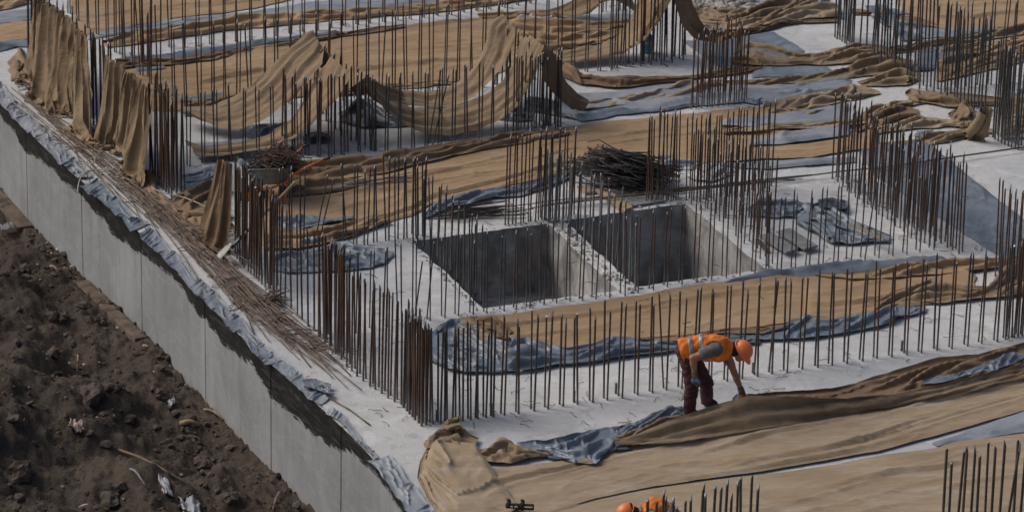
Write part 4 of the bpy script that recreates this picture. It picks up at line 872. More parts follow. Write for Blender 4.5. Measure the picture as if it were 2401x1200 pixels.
row('of the small far group at the top centre', [(1412, 30), (1465, 24)], 6, .9, .011, MR, None, 2)
row('of the small far group on the rubble', [(1735, 5), (1780, 2)], 5, .9, .011, MR, None, 2)
# a few crooked ones read from the photograph
for (bx, by, tx, ty) in [(1005, 336, 1033, 168), (1014, 340, 1052, 178), (740, 560, 768, 412), (750, 558, 782, 420), (973, 742, 990, 615)]:
    p = g(bx, by); q = v(tx, ty, by); dd = q-p
    bar(p, dd.z, .0105, M_BARG, 'leaning out of line among upright bars near the middle', len(BARS) % 9+1, dd.x/dd.z, dd.y/dd.z)

def barmesh(m, k):
    mb = MB(); rr = random.Random(k)
    bx, by = rr.gauss(0, .006), rr.gauss(0, .006)
    pts = [(bx*math.sin(math.pi*z), by*math.sin(math.pi*z), z) for z in (-.02, 0, .04, .25, .5, .75, .985, 1)]
    mb.tube(pts, [1.15, 1.15, 1, 1, 1, 1, 1, .97], 7, cap=False)
    return mb
_bm = {}
def barme(m, k):
    if (m.name, k) not in _bm:
        mb = barmesh(m, k); n = 7; top = len(mb.v)-n
        # the tube radius is 1: scale x,y per object; bend is stored in metres / radius
        vs = []
        me = bpy.data.meshes.new('bar')
        mb2 = MB(); mb2.v = mb.v; mb2.f = list(mb.f); mb2.mi = list(mb.mi)
        mb2.f.append(tuple(range(top, top+n))); mb2.mi.append(1)
        me.from_pydata([tuple(p) for p in mb2.v], [], mb2.f); me.update(); me.materials.append(m); me.materials.append(M_CUT)
        me.polygons.foreach_set('material_index', mb2.mi); me.polygons.foreach_set('use_smooth', [i_ == 0 for i_ in mb2.mi])
        _bm[(m.name, k)] = me
    return _bm[(m.name, k)]
def barmat(b):
    p, h, r, m, t, i, lx, ly = b
    M = Matrix(((r, 0, lx*h, p.x), (0, r, ly*h, p.y), (0, 0, h, 0), (0, 0, 0, 1)))
    return M
def seen(b):
    p, h, r, *_ = b
    x0, y0 = proj(p); x1, y1 = proj(p+Vector((0, 0, h)))
    if not (-5 < x0 < 2405): return 0
    vis = max(0, min(1198, y0)-max(0, y1))
    return vis*r*(2600/(p-Vector((0, 0, H))).length)
order = sorted(range(len(BARS)), key=lambda i: -seen(BARS[i]))
one = set(order[:300])
from collections import defaultdict
CN = {'rusty_steel': 'rusty brown', 'dark_steel': 'dark grey', 'cement_splashed_steel': 'cement splashed', 'red_rust_steel': 'red rust'}
stf = defaultdict(MB); nsolo = 0
for i, b in enumerate(BARS):
    p, h, r, m, text, k, lx, ly = b
    if i in one:
        o = bpy.data.objects.new('starter_bar', barme(m, i % 5)); C.objects.link(o)
        # upright bar with a slight lean (rotation) and its own length
        up = Vector((lx, ly, 1)).normalized()
        o.rotation_mode = 'QUATERNION'; o.rotation_quaternion = up.to_track_quat('Z', 'Y') @ Vector((0, 0, 1)).rotation_difference(Vector((0, 0, 1)))
        o.scale = (r, r, h); o.location = p; nsolo += 1
        wtx = text if text.startswith(('along', 'at ', 'of ', 'on ', 'in ', 'left', 'standing', 'seen', 'beside', 'under', 'scattered', 'leaning', 'behind')) else 'of '+text
        tag(o, '%s %s bar %s' % (ordinal(k), CN[m.name], wtx), 'rebar', 'starter bars '+wtx)
    elif seen(b) > 0:
        M = barmat(b); me = barme(m, i % 5); s_ = stf['all']
        base = len(s_.v); s_.v += [M @ vv.co for vv in me.vertices]
        mi = [M_BAR, M_BARG, M_BARL, M_BARR].index(m)
        for pl in me.polygons: s_.f.append(tuple(a+base for a in pl.vertices)); s_.mi.append(4 if pl.material_index else mi)
o = stf['all'].build('starter_bars', [M_BAR, M_BARG, M_BARL, M_BARR, M_CUT])
tag(o, 'hundreds of thinner and farther starter bars standing all over the slab', 'rebar', kind='stuff')
print('BARS', len(BARS), 'solo', nsolo)
# ------------------------------------------------------------------ SDF bodies (people, wheelbarrow tray padding)
def seg(P, a, b, ra, rb):
    a = np.array(a); b = np.array(b); ba = b-a; t = np.clip(((P-a)@ba)/(ba@ba+1e-12), 0, 1)
    return np.linalg.norm(P-a-t[..., None]*ba, axis=-1)-(ra+(rb-ra)*t)
def smin(a, b, k):
    h = np.clip(.5+.5*(b-a)/k, 0, 1); return b+(a-b)*h-k*h*(1-h)
def union(prims, k=.03):
    def f(P):
        d = None
        for p in prims:
            e = seg(P, *p); d = e if d is None else smin(d, e, k)
        return d
    return f
def nets(f, lo, hi, vox):
    lo = np.array(lo); hi = np.array(hi); n = np.ceil((hi-lo)/vox).astype(int)+1
    ax = [lo[i]+np.arange(n[i])*vox for i in range(3)]
    Gd = np.stack(np.meshgrid(*ax, indexing='ij'), -1); D = f(Gd); S = D < 0
    c = np.zeros(n-1, int)
    for dx in (0, 1):
        for dy in (0, 1):
            for dz in (0, 1): c += S[dx:n[0]-1+dx, dy:n[1]-1+dy, dz:n[2]-1+dz]
    act = (c > 0) & (c < 8); idx = -np.ones(n-1, int); idx[act] = np.arange(act.sum())
    cc = np.argwhere(act); acc = np.zeros((len(cc), 3)); cnt = np.zeros(len(cc))
    corners = [(x, y, z) for x in (0, 1) for y in (0, 1) for z in (0, 1)]
    for i in range(8):
        for j in range(i+1, 8):
            a, b = corners[i], corners[j]
            if sum(abs(a[k]-b[k]) for k in range(3)) != 1: continue
            da = D[cc[:, 0]+a[0], cc[:, 1]+a[1], cc[:, 2]+a[2]]; db = D[cc[:, 0]+b[0], cc[:, 1]+b[1], cc[:, 2]+b[2]]
            m_ = (da < 0) != (db < 0); t = np.where(m_, da/(da-db+1e-12), 0)[:, None]
            p = np.array(a)+(np.array(b)-np.array(a))*t; acc += p*m_[:, None]; cnt += m_
    v_ = lo+(cc+acc/np.maximum(cnt, 1)[:, None])*vox; fs = []
    for a in range(3):
        b, d = (a+1) % 3, (a+2) % 3
        sl0 = [slice(0, n[k]) for k in range(3)]; sl1 = list(sl0); sl0[a] = slice(0, n[a]-1); sl1[a] = slice(1, n[a])
        E = S[tuple(sl0)] != S[tuple(sl1)]; e = np.argwhere(E)
        ok = (e[:, b] > 0) & (e[:, d] > 0) & (e[:, b] < n[b]-1) & (e[:, d] < n[d]-1); e = e[ok]
        def ix(ob, od):
            q = e.copy(); q[:, b] += ob; q[:, d] += od; return idx[q[:, 0], q[:, 1], q[:, 2]]
        Q = np.stack([ix(-1, -1), ix(0, -1), ix(0, 0), ix(-1, 0)], -1)
        s0 = S[e[:, 0], e[:, 1], e[:, 2]]; Q[~s0] = Q[~s0][:, ::-1]; fs.append(Q)
    fs = np.concatenate(fs); fs = fs[(fs >= 0).all(1)]
    return v_, fs
def sdf_obj(name, f, lo, hi, vox, m, parent):
    v_, fs = nets(f, lo, hi, vox); org = WL[parent.name]
    o = gridmesh(name, v_-np.array(org), fs, m); WL[o.name] = Vector(org); o.parent = parent; return o

M_SKIN = simple('skin', (.34, .18, .12), .6, 0, .15, 12, .002)
M_VEST = simple('orange_vest_fabric', (.72, .185, .018), .75, 0, .28, 8, .03)
M_REFL = simple('reflective_stripe', (.33, .33, .34), .4, .2, .15, 20, .003)
M_TSH = simple('grey_tshirt', (.135, .13, .12), .9, 0, .45, 7, .012)
M_TROU = simple('maroon_trousers', (.066, .022, .027), .85, 0, .35, 10, .016)
M_GLOVE = simple('work_glove', (.10, .085, .045), .9, 0, .5, 30, .004)
M_GLB = simple('blue_glove_patch', (.03, .10, .22), .8, 0, .2, 30, .003)
M_GLR = simple('red_glove_palm', (.42, .07, .02), .8, 0, .2, 30, .003)
M_HELM = simple('orange_helmet', (.78, .19, .06), .42, 0, .10, 5, .001)
M_HAIR = simple('dark_hair', (.018, .013, .010), .8, 0, .3, 40, .004)
M_BOOT = simple('dark_boot', (.03, .026, .024), .8, 0, .3, 20, .004)

def helmet(parent, c, up, fwd, R_=.113, name='helmet'):
    """shell with brim, peak and ridge; up = top of the head, fwd = face direction"""
    up = Vector(up).normalized(); fwd = Vector(fwd); fwd = (fwd-up*fwd.dot(up)).normalized(); sd = up.cross(fwd)
    mb = MB(); n = 40; k = 12; vs = []; fs = []
    def P(a, e, rr=1.0):
        x = math.cos(a)*math.cos(e)*R_*1.16*rr; y = math.sin(a)*math.cos(e)*R_*.98*rr; z = math.sin(e)*R_*1.05*rr
        if abs(y) < .022 and z > 0: z += .006*(1-abs(y)/.022)
        return Vector(c)+fwd*x+sd*y+up*z
    for i in range(k+1):
        for j in range(n): vs.append(P(2*math.pi*j/n, math.pi/2*i/k))
    for i in range(k):
        for j in range(n): fs.append((i*n+j, i*n+(j+1) % n, (i+1)*n+(j+1) % n, (i+1)*n+j))
    mb.add(vs, fs)
    # brim, longer at the face
    rim = []
    for lay, (ex, dz) in enumerate(((1.0, 0.0), (1.10, -.008), (1.10, -.014), (.985, -.008))):
        for j in range(n):
            a = 2*math.pi*j/n; pk = max(0, math.cos(a))**3*.05 if ex > 1.05 else 0
            x = math.cos(a)*(R_*1.16*ex+pk); y = math.sin(a)*R_*.98*ex
            rim.append(Vector(c)+fwd*x+sd*y+up*(dz-pk*.35))
    mb.add(rim, [(l*n+j, (l+1)*n+j, (l+1)*n+(j+1) % n, l*n+(j+1) % n) for l in range(3) for j in range(n)])
    o = mb.build(name, M_HELM, parent)
    s = MB(); vs = []; 
    for i in range(k+1):
        for j in range(n): vs.append(P(2*math.pi*j/n, math.pi/2*i/k, .95))
    s.add(vs, [(i*n+j, (i+1)*n+j, (i+1)*n+(j+1) % n, i*n+(j+1) % n) for i in range(k) for j in range(n)])
    s.build('lining', simple_liner, o)
    return o
simple_liner = simple('helmet_liner', (.55, .38, .27), .8, 0, .2, 10, 0)

def hand(prims, w, elbow_dir, palm_dir, thumb_dir, curl, R_=1.0):
    """palm and five bent fingers as tapered bones; returns the list of bones and finger tips"""
    e = np.array(Vector(elbow_dir).normalized()); t = np.array(Vector(thumb_dir).normalized()); p = np.array(Vector(palm_dir).normalized())
    w = np.array(w); K = w+e*.09
    prims.append((w, K, .034*R_, .040*R_)); prims.append((w+t*.018, K+t*.026, .026*R_, .020*R_)); prims.append((w-t*.018, K-t*.026, .026*R_, .020*R_))
    for i, (off, ln) in enumerate(((.032, .072), (.011, .080), (-.011, .075), (-.031, .060))):
        b = K+t*off; a = 0; q = b
        for s_, fr in enumerate((.45, .32, .23)):
            a += curl*(.6+.25*s_)+.06*i; dd = e*math.cos(a)+p*math.sin(a); q2 = q+dd*ln*fr
            prims.append((q, q2, (.0105-.0012*s_)*R_, (.0098-.0012*s_)*R_)); q = q2
    b = w+e*.030+t*.032; q = b
    for s_, ln in enumerate((.040, .030, .024)):
        dd = t*math.cos(.5+.35*s_)+e*math.sin(.5+.35*s_)+p*.35; dd /= np.linalg.norm(dd); q2 = q+dd*ln
        prims.append((q, q2, (.0125-.0012*s_)*R_, (.0115-.0012*s_)*R_)); q = q2
    return prims

def person(label, J, base, helm_up, face, opts):
    """J: joints as world points. one continuous body, clothes as children"""
    root = empty('person', base, label, 'person')
    A = lambda k: np.array(J[k])
    Fc = Vector(face).normalized(); Up = Vector(helm_up).normalized(); Sd = Up.cross(Fc).normalized()
    hd = Vector(J['head']); hp = []
    body = []
    # torso
    pel, mid, che, nek = A('pelvis'), A('mid'), A('chest'), A('neck')
    sdv = (A('shN')-A('shF')); sdv = sdv/np.linalg.norm(sdv)
    tor = [(pel+sdv*.07, pel-sdv*.07, .105, .105), (pel, mid, .115, .108), (mid+sdv*.03, che+sdv*.05, .105, .118), (mid-sdv*.03, che-sdv*.05, .105, .118),
           (A('shN')-sdv*.03, A('shF')+sdv*.03, .072, .072), (che, nek, .10, .062)]
    body += tor+[(nek, np.array(hd)-np.array(Up)*.05, .058, .055)]
    # head
    h = np.array(hd); U = np.array(Up); f_ = np.array(Fc); s_ = np.array(Sd)
    body += [(h+U*.03-f_*.02, h+U*.01+f_*.03, .092, .084), (h-U*.06+f_*.045, h-U*.085+f_*.065, .052, .036),
             (h-U*.035+f_*.105, h+U*.0+f_*.092, .016, .010), (h-U*.075+f_*.098, h-U*.075+f_*.092, .016, .016),
             (h-U*.02+s_*.088-f_*.005, h-U*.045+s_*.085-f_*.002, .018, .010), (h-U*.02-s_*.088-f_*.005, h-U*.045-s_*.085-f_*.002, .018, .010)]
    arms = {}
    for sd in 'NF':
        sh, el, wr = A('sh'+sd), A('el'+sd), A('wr'+sd)
        arms[sd] = [(sh, sh+(el-sh)*.6, .056, .048), (sh+(el-sh)*.6, el, .048, .040), (el, el+(wr-el)*.35, .041, .041), (el+(wr-el)*.35, wr, .041, .028)]
        body += arms[sd]
    legs = []
    for sd in 'NF':
        hp_, kn, an, to = A('hip'+sd), A('kn'+sd), A('an'+sd), A('toe'+sd)
        legs += [(hp_, kn, .092, .060), (kn, kn+(an-kn)*.35, .058, .060), (kn+(an-kn)*.35, an, .060, .042), (an, to, .042, .034)]
    body += legs
    hands = {}
    for sd in 'NF':
        wr = A('wr'+sd); el = A('el'+sd); dr, pd, td, cu = opts['hand'+sd]
        hands[sd] = hand([], wr, dr, pd, td, cu); body += hands[sd]
    allp = np.concatenate([[p[0], p[1]] for p in body]); lo = allp.min(0)-.16; hi = allp.max(0)+.16
    sdf_obj('body', union(body, .018), lo, hi, .0115, M_SKIN, root)
    # trousers
    wr_ = lambda P: .0045*np.sin(P[..., 2]*38+P[..., 0]*30+3*np.sin(P[..., 1]*13+P[..., 2]*9))+.0035*np.sin(P[..., 2]*71-P[..., 0]*50+2*np.sin(P[..., 2]*17))
    tl = []
    for sd in 'NF':
        hp_, kn, an = A('hip'+sd), A('kn'+sd), A('an'+sd); en = an+(kn-an)*.02
        tl += [(hp_, kn, .108, .084), (kn, en, .086, .078)]
    tlf = union(tl, .02); tpf = union([(pel+sdv*.08, pel-sdv*.08, .118, .118), (pel, mid*.35+pel*.65, .118, .112)], .03)
    tax = (mid-pel)/np.linalg.norm(mid-pel)
    TF = lambda P: smin(tlf(P)+wr_(P), np.maximum(tpf(P)+wr_(P), (P-(pel*.6+mid*.4))@tax), .03)
    sdf_obj('trousers', TF, lo, hi, .012, M_TROU, root)
    # t-shirt: torso plus upper sleeves
    up_ = tor[1:]+[(A('sh'+sd), A('sh'+sd)+(A('el'+sd)-A('sh'+sd))*.50, .072, .068) for sd in 'NF']
    tsf = union([(a, b, ra+.010, rb+.010) for a, b, ra, rb in up_], .03)
    ndir = (nek-che)/np.linalg.norm(nek-che)
    cap = lambda P: np.maximum.reduce([tsf(P)+.004*np.sin(P[..., 0]*60+P[..., 2]*45), (pel*.85+mid*.15-P)@tax, (P-(nek+ndir*.01))@ndir])
    ts = sdf_obj('tshirt', cap, lo, hi, .0115, M_TSH, root)
    # vest
    vf = union([(a, b, ra+.036, rb+.036) for a, b, ra, rb in tor[:4]+[(pel+sdv*.085+tax*.01, pel-sdv*.085+tax*.01, .118, .118), (che-np.array([0, 0, .05]), mid-np.array([0, 0, .04]), .10, .10), (A('shN')-sdv*.075, A('shF')+sdv*.075, .072, .072), (che, nek, .10, .066)]], .03)
    def vest(P):
        d = vf(P)+.006*np.sin(P[..., 0]*42+P[..., 2]*30)+.004*np.sin(P[..., 1]*60-P[..., 0]*50)
        d = np.maximum(d, (pel-tax*opts.get('tail', .05)-P)@tax); d = np.maximum(d, (P-(nek-ndir*.012))@ndir)
        for sd in 'NF':        # arm holes
            sh = A('sh'+sd); out = sdv if sd == 'N' else -sdv
            d = np.maximum(d, -(np.linalg.norm(P-(sh+out*.04), axis=-1)-.104))
        return d
    vo = sdf_obj('vest', vest, lo, hi, .0105, M_VEST, root)
    for fr in opts.get('stripes', (.22, .52)):
        c0 = pel+(che-pel)*fr; ax = (che-pel)/np.linalg.norm(che-pel)
        sf = lambda P, c0=c0, ax=ax: np.maximum(vest(P)-.006, np.abs((P-c0)@ax)-.026)
        sdf_obj('reflective_stripe', sf, lo, hi, .0095, M_REFL, vo)
    # gloves
    for sd in 'NF':
        gl = [(a, b, ra+.005, rb+.005) for a, b, ra, rb in hands[sd]]+[(A('wr'+sd), A('wr'+sd)+(A('el'+sd)-A('wr'+sd))*.15, .040, .040)]
        q = np.concatenate([[p[0], p[1]] for p in gl])
        go = sdf_obj('glove', union(gl, .006), q.min(0)-.06, q.max(0)+.06, .005, M_GLOVE, root)
        if opts.get('patch'+sd):
            mm, (ra, rb) = opts['patch'+sd]; w0 = A('wr'+sd); dr = np.array(Vector(opts['hand'+sd][0]).normalized())
            pf = union([(a, b, r1+.008, r2+.008) for a, b, r1, r2 in gl], .006)
            sdf_obj('glove_patch', lambda P: np.maximum(np.maximum(pf(P), ra-(P-w0)@dr), (P-w0)@dr-rb), q.min(0)-.06, q.max(0)+.06, .005, mm, go)
    # boots
    for sd in 'NF':
        an, to = A('an'+sd), A('toe'+sd); he = an-(to-an)*.35; z0 = min(an[2], to[2])-.055
        bf = union([(an+np.array([0, 0, .05]), an, .058, .056), (he, to, .048, .042), (an, to, .055, .044)], .02)
        sdf_obj('boot', lambda P: np.maximum(bf(P), opts.get('floor', .004)-P[..., 2]), np.minimum(he, to)-.1, np.maximum(an, to)+np.array([.1, .1, .15]), .009, M_BOOT, root)
    # hair
    hf = union([(h+U*.03-f_*.035, h-U*.035-f_*.045, .098, .072), (h-U*.0-f_*.03+s_*.035, h-U*.03-f_*.03-s_*.035, .078, .078)], .02)
    sdf_obj('hair', lambda P: np.maximum(hf(P)+.003*np.sin(P[..., 0]*160+P[..., 2]*130), (P-(h+f_*.02))@f_), h-.2, h+.2, .008, M_HAIR, root)
    # eyes, brows, mouth line
    fm = MB()
    for sg in (-1, 1):
        ec = Vector(h+f_*.098+s_*.032*sg-U*.002); fm.tube([ec-Sd*.012, ec+Sd*.012], [.004, .005], 6)
        ec2 = ec+Up*.018; fm.tube([ec2-Sd*.018, ec2+Sd*.018], .004, 6)
    mc = Vector(h-U*.082+f_*.110); fm.tube([mc-Sd*.022, mc+Sd*.022], .003, 6)
    fm.build('face_features', M_HAIR, root)
    helmet(root, hd+Up*.045+Fc*.004, Up, Fc)
    return root

gy = 972
def J(px, py, dy=0.0): return v(px, py, gy, dy)
Jp = dict(pelvis=J(1610, 822, .02), mid=J(1642, 812, 0), chest=J(1684, 814, -.01), neck=J(1716, 818, 0), head=J(1736, 823, 0),
          shN=J(1678, 818, -.19), elN=J(1624, 838, -.24), wrN=J(1629, 878, -.24),
          shF=J(1704, 826, .19), elF=J(1721, 872, .20), wrF=J(1739, 917, .12),
          hipN=J(1612, 832, -.08), knN=J(1622, 905, -.12), anN=J(1616, 962, -.06), toeN=J(1634, 970, -.10),
          hipF=J(1618, 828, .10), knF=J(1656, 898, .14), anF=J(1657, 952, .26), toeF=J(1674, 958, .24))
p0 = g(1630, 972)
for k_ in ('anN', 'anF'): Jp[k_].z = .085
for k_ in ('toeN', 'toeF'): Jp[k_].z = .045
person('person in orange vest and orange helmet bending down to pull the burlap cover', Jp, p0, (.62, -.30, .55), (.55, -.32, -.75),
       dict(handN=((.10, -.05, -1), (.6, .5, 0), (.3, -.9, 0), .35), handF=((.25, -.15, -1), (-.6, -.3, -.2), (.0, -1, 0), .75),
            patchN=(M_GLB, (.055, .09)), patchF=(M_GLR, (.04, .14)), stripes=(.16, .50)))

# second person, mostly below the picture, bent over with the back up
gy = 1372
Jq = dict(pelvis=J(1588, 1236, 0), mid=J(1564, 1212, 0), chest=J(1538, 1198, 0), neck=J(1504, 1202, -.02), head=J(1476, 1207, -.03),
          shN=J(1526, 1214, -.19), elN=J(1512, 1262, -.22), wrN=J(1506, 1305, -.22), shF=J(1524, 1204, .19), elF=J(1500, 1250, .22), wrF=J(1488, 1292, .2),
          hipN=J(1592, 1244, -.09), knN=J(1582, 1305, -.1), anN=J(1594, 1370, -.1), toeN=J(1570, 1375, -.1),
          hipF=J(1590, 1242, .09), knF=J(1576, 1300, .1), anF=J(1590, 1358, .1), toeF=J(1566, 1362, .1))
for k_ in ('anN', 'anF'): Jq[k_].z = .11
for k_ in ('toeN', 'toeF'): Jq[k_].z = .075
person('person at the bottom edge, only an orange helmet and vest back in view', Jq, g(1585, 1372), (-.70, -.15, .45), (-.45, -.2, -.8),
       dict(handN=((0, 0, -1), (.5, .5, 0), (-.3, -.9, 0), .4), handF=((0, 0, -1), (.5, .5, 0), (-.3, -.9, 0), .4), floor=.03, stripes=(.3, .75)))
# ------------------------------------------------------------------ stones and clods on the soil
def rockverts(c, r, sq, rr, n=1):
    bm = bmesh.new(); bmesh.ops.create_icosphere(bm, subdivisions=n, radius=1)
    ax = Matrix.Rotation(rr.uniform(0, 6.28), 3, 'Z') @ Matrix.Rotation(rr.uniform(-.5, .5), 3, 'X')
    sc_ = Vector((rr.uniform(.7, 1.35), rr.uniform(.6, 1.1), rr.uniform(.45, .85)*sq))
    vs = []
    for vv in bm.verts:
        k = 1+.42*mnoise.noise(vv.co*1.3+Vector((rr.seed_, 0, 0)))+(.22*mnoise.noise(vv.co*3.1+Vector((0, rr.seed_, 0))) if n > 1 else 0)
        q = vv.co*k; vs.append(Vector(c)+ax @ Vector((q.x*sc_.x, q.y*sc_.y, q.z*sc_.z))*r)
    fs = [tuple(x.index for x in f.verts) for f in bm.faces]; bm.free(); return vs, fs
mb = MB(); mg = MB(); rr = random.Random(5); cnt = 0
sol = np.argwhere(np.ones((1, 1)))
for i in range(7500):
    iu = rr.randrange(20, nu_-5); b = rr.random()**1.5*9.5
    bx = float(PX[iu]+nd[0]*b); by = float(PY[iu]+nd[1]*b)
    if fbm(np.array(bx*.7), np.array(by*.7), 77, 3) < rr.uniform(-.7, .35): continue
    z = float(soil_z(np.array(bx), np.array(by), np.array(b)))
    u_, w_ = proj((bx, by, z))
    if not (-30 < u_ < 1000 and 380 < w_ < 1230): continue
    r = .014+.065*rr.random()**6+.012*rr.random(); rr.seed_ = i
    vs_, fs_ = rockverts((bx, by, z+r*.25), r, 1, rr, 1)
    (mg if rr.random() < .06 else mb).add(vs_, fs_); cnt += 1
o = mb.build('soil_clods', M_ROCK, smooth=False); tag(o, 'countless small brown clods strewn over the dug soil', 'clods', kind='stuff')
o = mg.build('gravel', M_RUB, smooth=False); tag(o, 'pale gravel bits scattered in the dug soil', 'gravel', kind='stuff')
for i, (px, py, r, lab) in enumerate([(45, 1115, .19, 'big round dark clod near the bottom left corner'), (255, 1175, .17, 'round clod at the bottom edge left of the white scrap'), (215, 928, .17, 'long dark boulder on the middle of the soil slope'),
        (262, 912, .12, 'brown squared stone right of the long boulder'), (280, 1145, .11, 'rough clod above the bottom edge clod'), (380, 838, .10, 'dark clod resting against the foundation wall'), (375, 924, .09, 'pale flat stone chip lying in the middle of the soil'),
        (475, 1092, .14, 'dark clod in the trench right of the thin branch'), (455, 1032, .10, 'squared brown stone beside the splintered plank'), (427, 1028, .08, 'grey stone left of the squared brown stone'), (60, 640, .14, 'brown clod high on the left edge of the soil'),
        (125, 745, .12, 'block shaped clod beside the gravel patch'), (150, 745, .10, 'small block clod right of the block shaped clod'), (125, 830, .13, 'flat dark stone left of the yellow stick'), (300, 985, .09, 'pale topped stone in the trench'), (540, 1170, .13, 'reddish clod near the wall foot at the bottom'), (195, 720, .10, 'clod below the concrete ledge'), (35, 985, .13, 'dark lump at the lower left edge')]):
    p = soil_at(px, py); rr.seed_ = i*3.1+100; vs_, fs_ = rockverts(p+Vector((0, 0, r*.12)), r, 1.0, rr, 3)
    vs_ = [q+Vector((mnoise.noise(q*17), mnoise.noise(q*15+Vector((5, 0, 0))), mnoise.noise(q*16+Vector((0, 7, 0)))))*.022 for q in vs_]
    m_ = MB(); m_.add(vs_, fs_); o = m_.build('rock', M_ROCK, smooth=False, loc=p); tag(o, lab, 'rock', 'larger stones and clods in the soil')
# concrete ledge pieces at the wall foot
def block(name, lab, cat, pts, zt, zb, m, grp=None):
    m_ = MB(); t_ = [Vector((p.x, p.y, zt)) for p in pts]; b_ = [Vector((p.x, p.y, zb)) for p in pts]
    m_.hull8(b_, t_); o = m_.build(name, m, smooth=False, loc=b_[0])
    bv = o.modifiers.new('b', 'BEVEL'); bv.width = .015; bv.segments = 2
    return tag(o, lab, cat, grp)
def alongwall(px, out, z):
    s_ = float(np.interp(px, pxs, d)); p = np.array([np.interp(s_, d, WALLXY[:, 0]), np.interp(s_, d, WALLXY[:, 1])])
    q = np.array([np.interp(s_, d, [a[0] for a in nx]), np.interp(s_, d, [a[1] for a in nx])])
    return Vector((*(p+q*out), z))
M_LEDGE = simple('soil_covered_concrete', (.12, .088, .066), .95, 0, .5, 4, .06)
block('footing_ledge', 'soil stained concrete ledge along the wall foot, middle of the wall', 'ledge', [alongwall(205, .02, 0), alongwall(345, .02, 0), alongwall(345, .20, 0), alongwall(205, .24, 0)], -1.42, -1.9, M_LEDGE)
block('footing_ledge', 'short soil stained concrete ledge at the left end of the wall', 'ledge', [alongwall(-20, .02, 0), alongwall(75, .02, 0), alongwall(75, .26, 0), alongwall(-20, .30, 0)], -1.42, -1.9, M_LEDGE)
M_SCR = tarpm('dirty_white_plastic', (.30, .31, .33), (.42, .43, .45), .45, .5)
def stick(name, lab, cat, a, b, r, m, dz=.04, grp=None):
    a = soil_at(*a)+Vector((0, 0, dz)); b = soil_at(*b)+Vector((0, 0, dz)); m_ = MB(); mid_ = a.lerp(b, .5)+Vector((0, .02, .03))
    m_.tube([a, a.lerp(mid_, .5)+Vector((.01, 0, .01)), mid_, b], [r, r*1.1, r, r*.6], 6); return tag(m_.build(name, m, loc=a), lab, cat, grp)
stick('branch', 'long thin brown branch lying across the trench', 'branch', (278, 1060), (445, 1142), .018, simple('bark', (.17, .105, .07)))
stick('splinter', 'pale brown wood splinter under the long branch', 'wood scrap', (305, 1105), (340, 1142), .016, M_WOODG)
stick('splinter', 'short flat plank piece in the trench near the wall', 'wood scrap', (422, 1000), (470, 1002), .035, M_WOOD)
stick('splinter', 'pinkish stick on the slope near the left concrete ledge', 'wood scrap', (118, 630), (142, 650), .018, simple('pink_wood', (.3, .17, .13)))
stick('splinter', 'small pale stick upright on the slope', 'wood scrap', (182, 838), (181, 875), .010, simple('yellow_straw', (.42, .26, .09)))
stick('splinter', 'thin stick against the wall foot near the bottom', 'wood scrap', (478, 965), (525, 990), .012, M_WOOD)
stick('splinter', 'forked root at the bottom edge by the wall', 'wood scrap', (655, 1160), (640, 1200), .018, simple('root', (.22, .15, .11)))
def scrap(name, lab, cat, pts4, m, amp=.02, seed=1, up=.05):
    P = [soil_at(*p)+Vector((0, 0, up)) for p in pts4]; n = 14; vs = []; fs = []
    for i in range(n):
        for j in range(n):
            u, w_ = i/(n-1), j/(n-1); q = (P[0]*(1-u)+P[1]*u)*(1-w_)+(P[3]*(1-u)+P[2]*u)*w_
            q = q+Vector((0, 0, amp*(math.sin(u*22)*.4+2*float(pn(u*3, w_*3, seed)))))
            if i in (0, n-1) or j in (0, n-1): q = q+Vector((.012*float(pn(i*.9, j*.7, seed+2)), .02*float(pn(i*.7+3, j*.9, seed+3)), 0))*2
            vs.append(q)
    fs = [(i*n+j, (i+1)*n+j, (i+1)*n+j+1, i*n+j+1) for i in range(n-1) for j in range(n-1)]
    o = obj(name, vs, fs, m, loc=P[0]); so2 = o.modifiers.new('s', 'SOLIDIFY'); so2.thickness = .004; return tag(o, lab, cat)
scrap('plastic_scrap', 'white ribbed plastic scrap on the soil near the bottom', 'plastic scrap', [(370, 1122), (392, 1128), (408, 1170), (384, 1166)], M_SCR, .02, 1)
scrap('plastic_scrap', 'white torn plastic scrap at the bottom edge', 'plastic scrap', [(420, 1176), (468, 1180), (470, 1206), (432, 1206)], M_SCR, .03, 2)
scrap('paper_scrap', 'crumpled beige paper lying on the soil slope', 'paper', [(165, 1002), (196, 1006), (198, 1022), (158, 1020)], simple('beige_paper', (.42, .32, .26)), .05, 3, .08)
scrap('plastic_scrap', 'small white scrap in the rubble by the wall', 'plastic scrap', [(392, 948), (408, 940), (412, 950), (398, 962)], M_SCR, .02, 4)
scrap('board_scrap', 'grey broken board at the left edge under the wall', 'board', [(0, 542), (28, 536), (36, 548), (4, 556)], M_WOODG, .01, 5, .1)

# ------------------------------------------------------------------ loose rods along the slab edge
rodm = []
for k in range(5):
    m_ = MB(); r3 = random.Random(k+50); a1, a2 = r3.uniform(-.05, .05), r3.uniform(-.02, .03)
    m_.tube([(x, a1*math.sin(math.pi*x)/1.0, max(0, a2*math.sin(math.pi*x))) for x in np.linspace(0, 1, 9)], .0065, 6)
    me = bpy.data.meshes.new('loose_rod'); me.from_pydata([tuple(q) for q in m_.v], [], m_.f); me.update(); me.materials.append(M_LOOSE)
    me.polygons.foreach_set('use_smooth', [True]*len(me.polygons)); rodm.append(me)
CL = [(15, 205), (90, 262), (170, 330), (250, 395), (330, 462), (410, 540), (490, 615), (560, 690), (630, 745), (700, 800), (770, 850)]
clp = resamp(CL, 101); rr = random.Random(21); seenrod = 0
spots = ['by the left picture edge', 'under the pale rope', 'beside the brown wrinkled burlap', 'in the thick middle of the rod bundle', 'left of the dense rust bars', 'at the fanned out near end of the bundle']
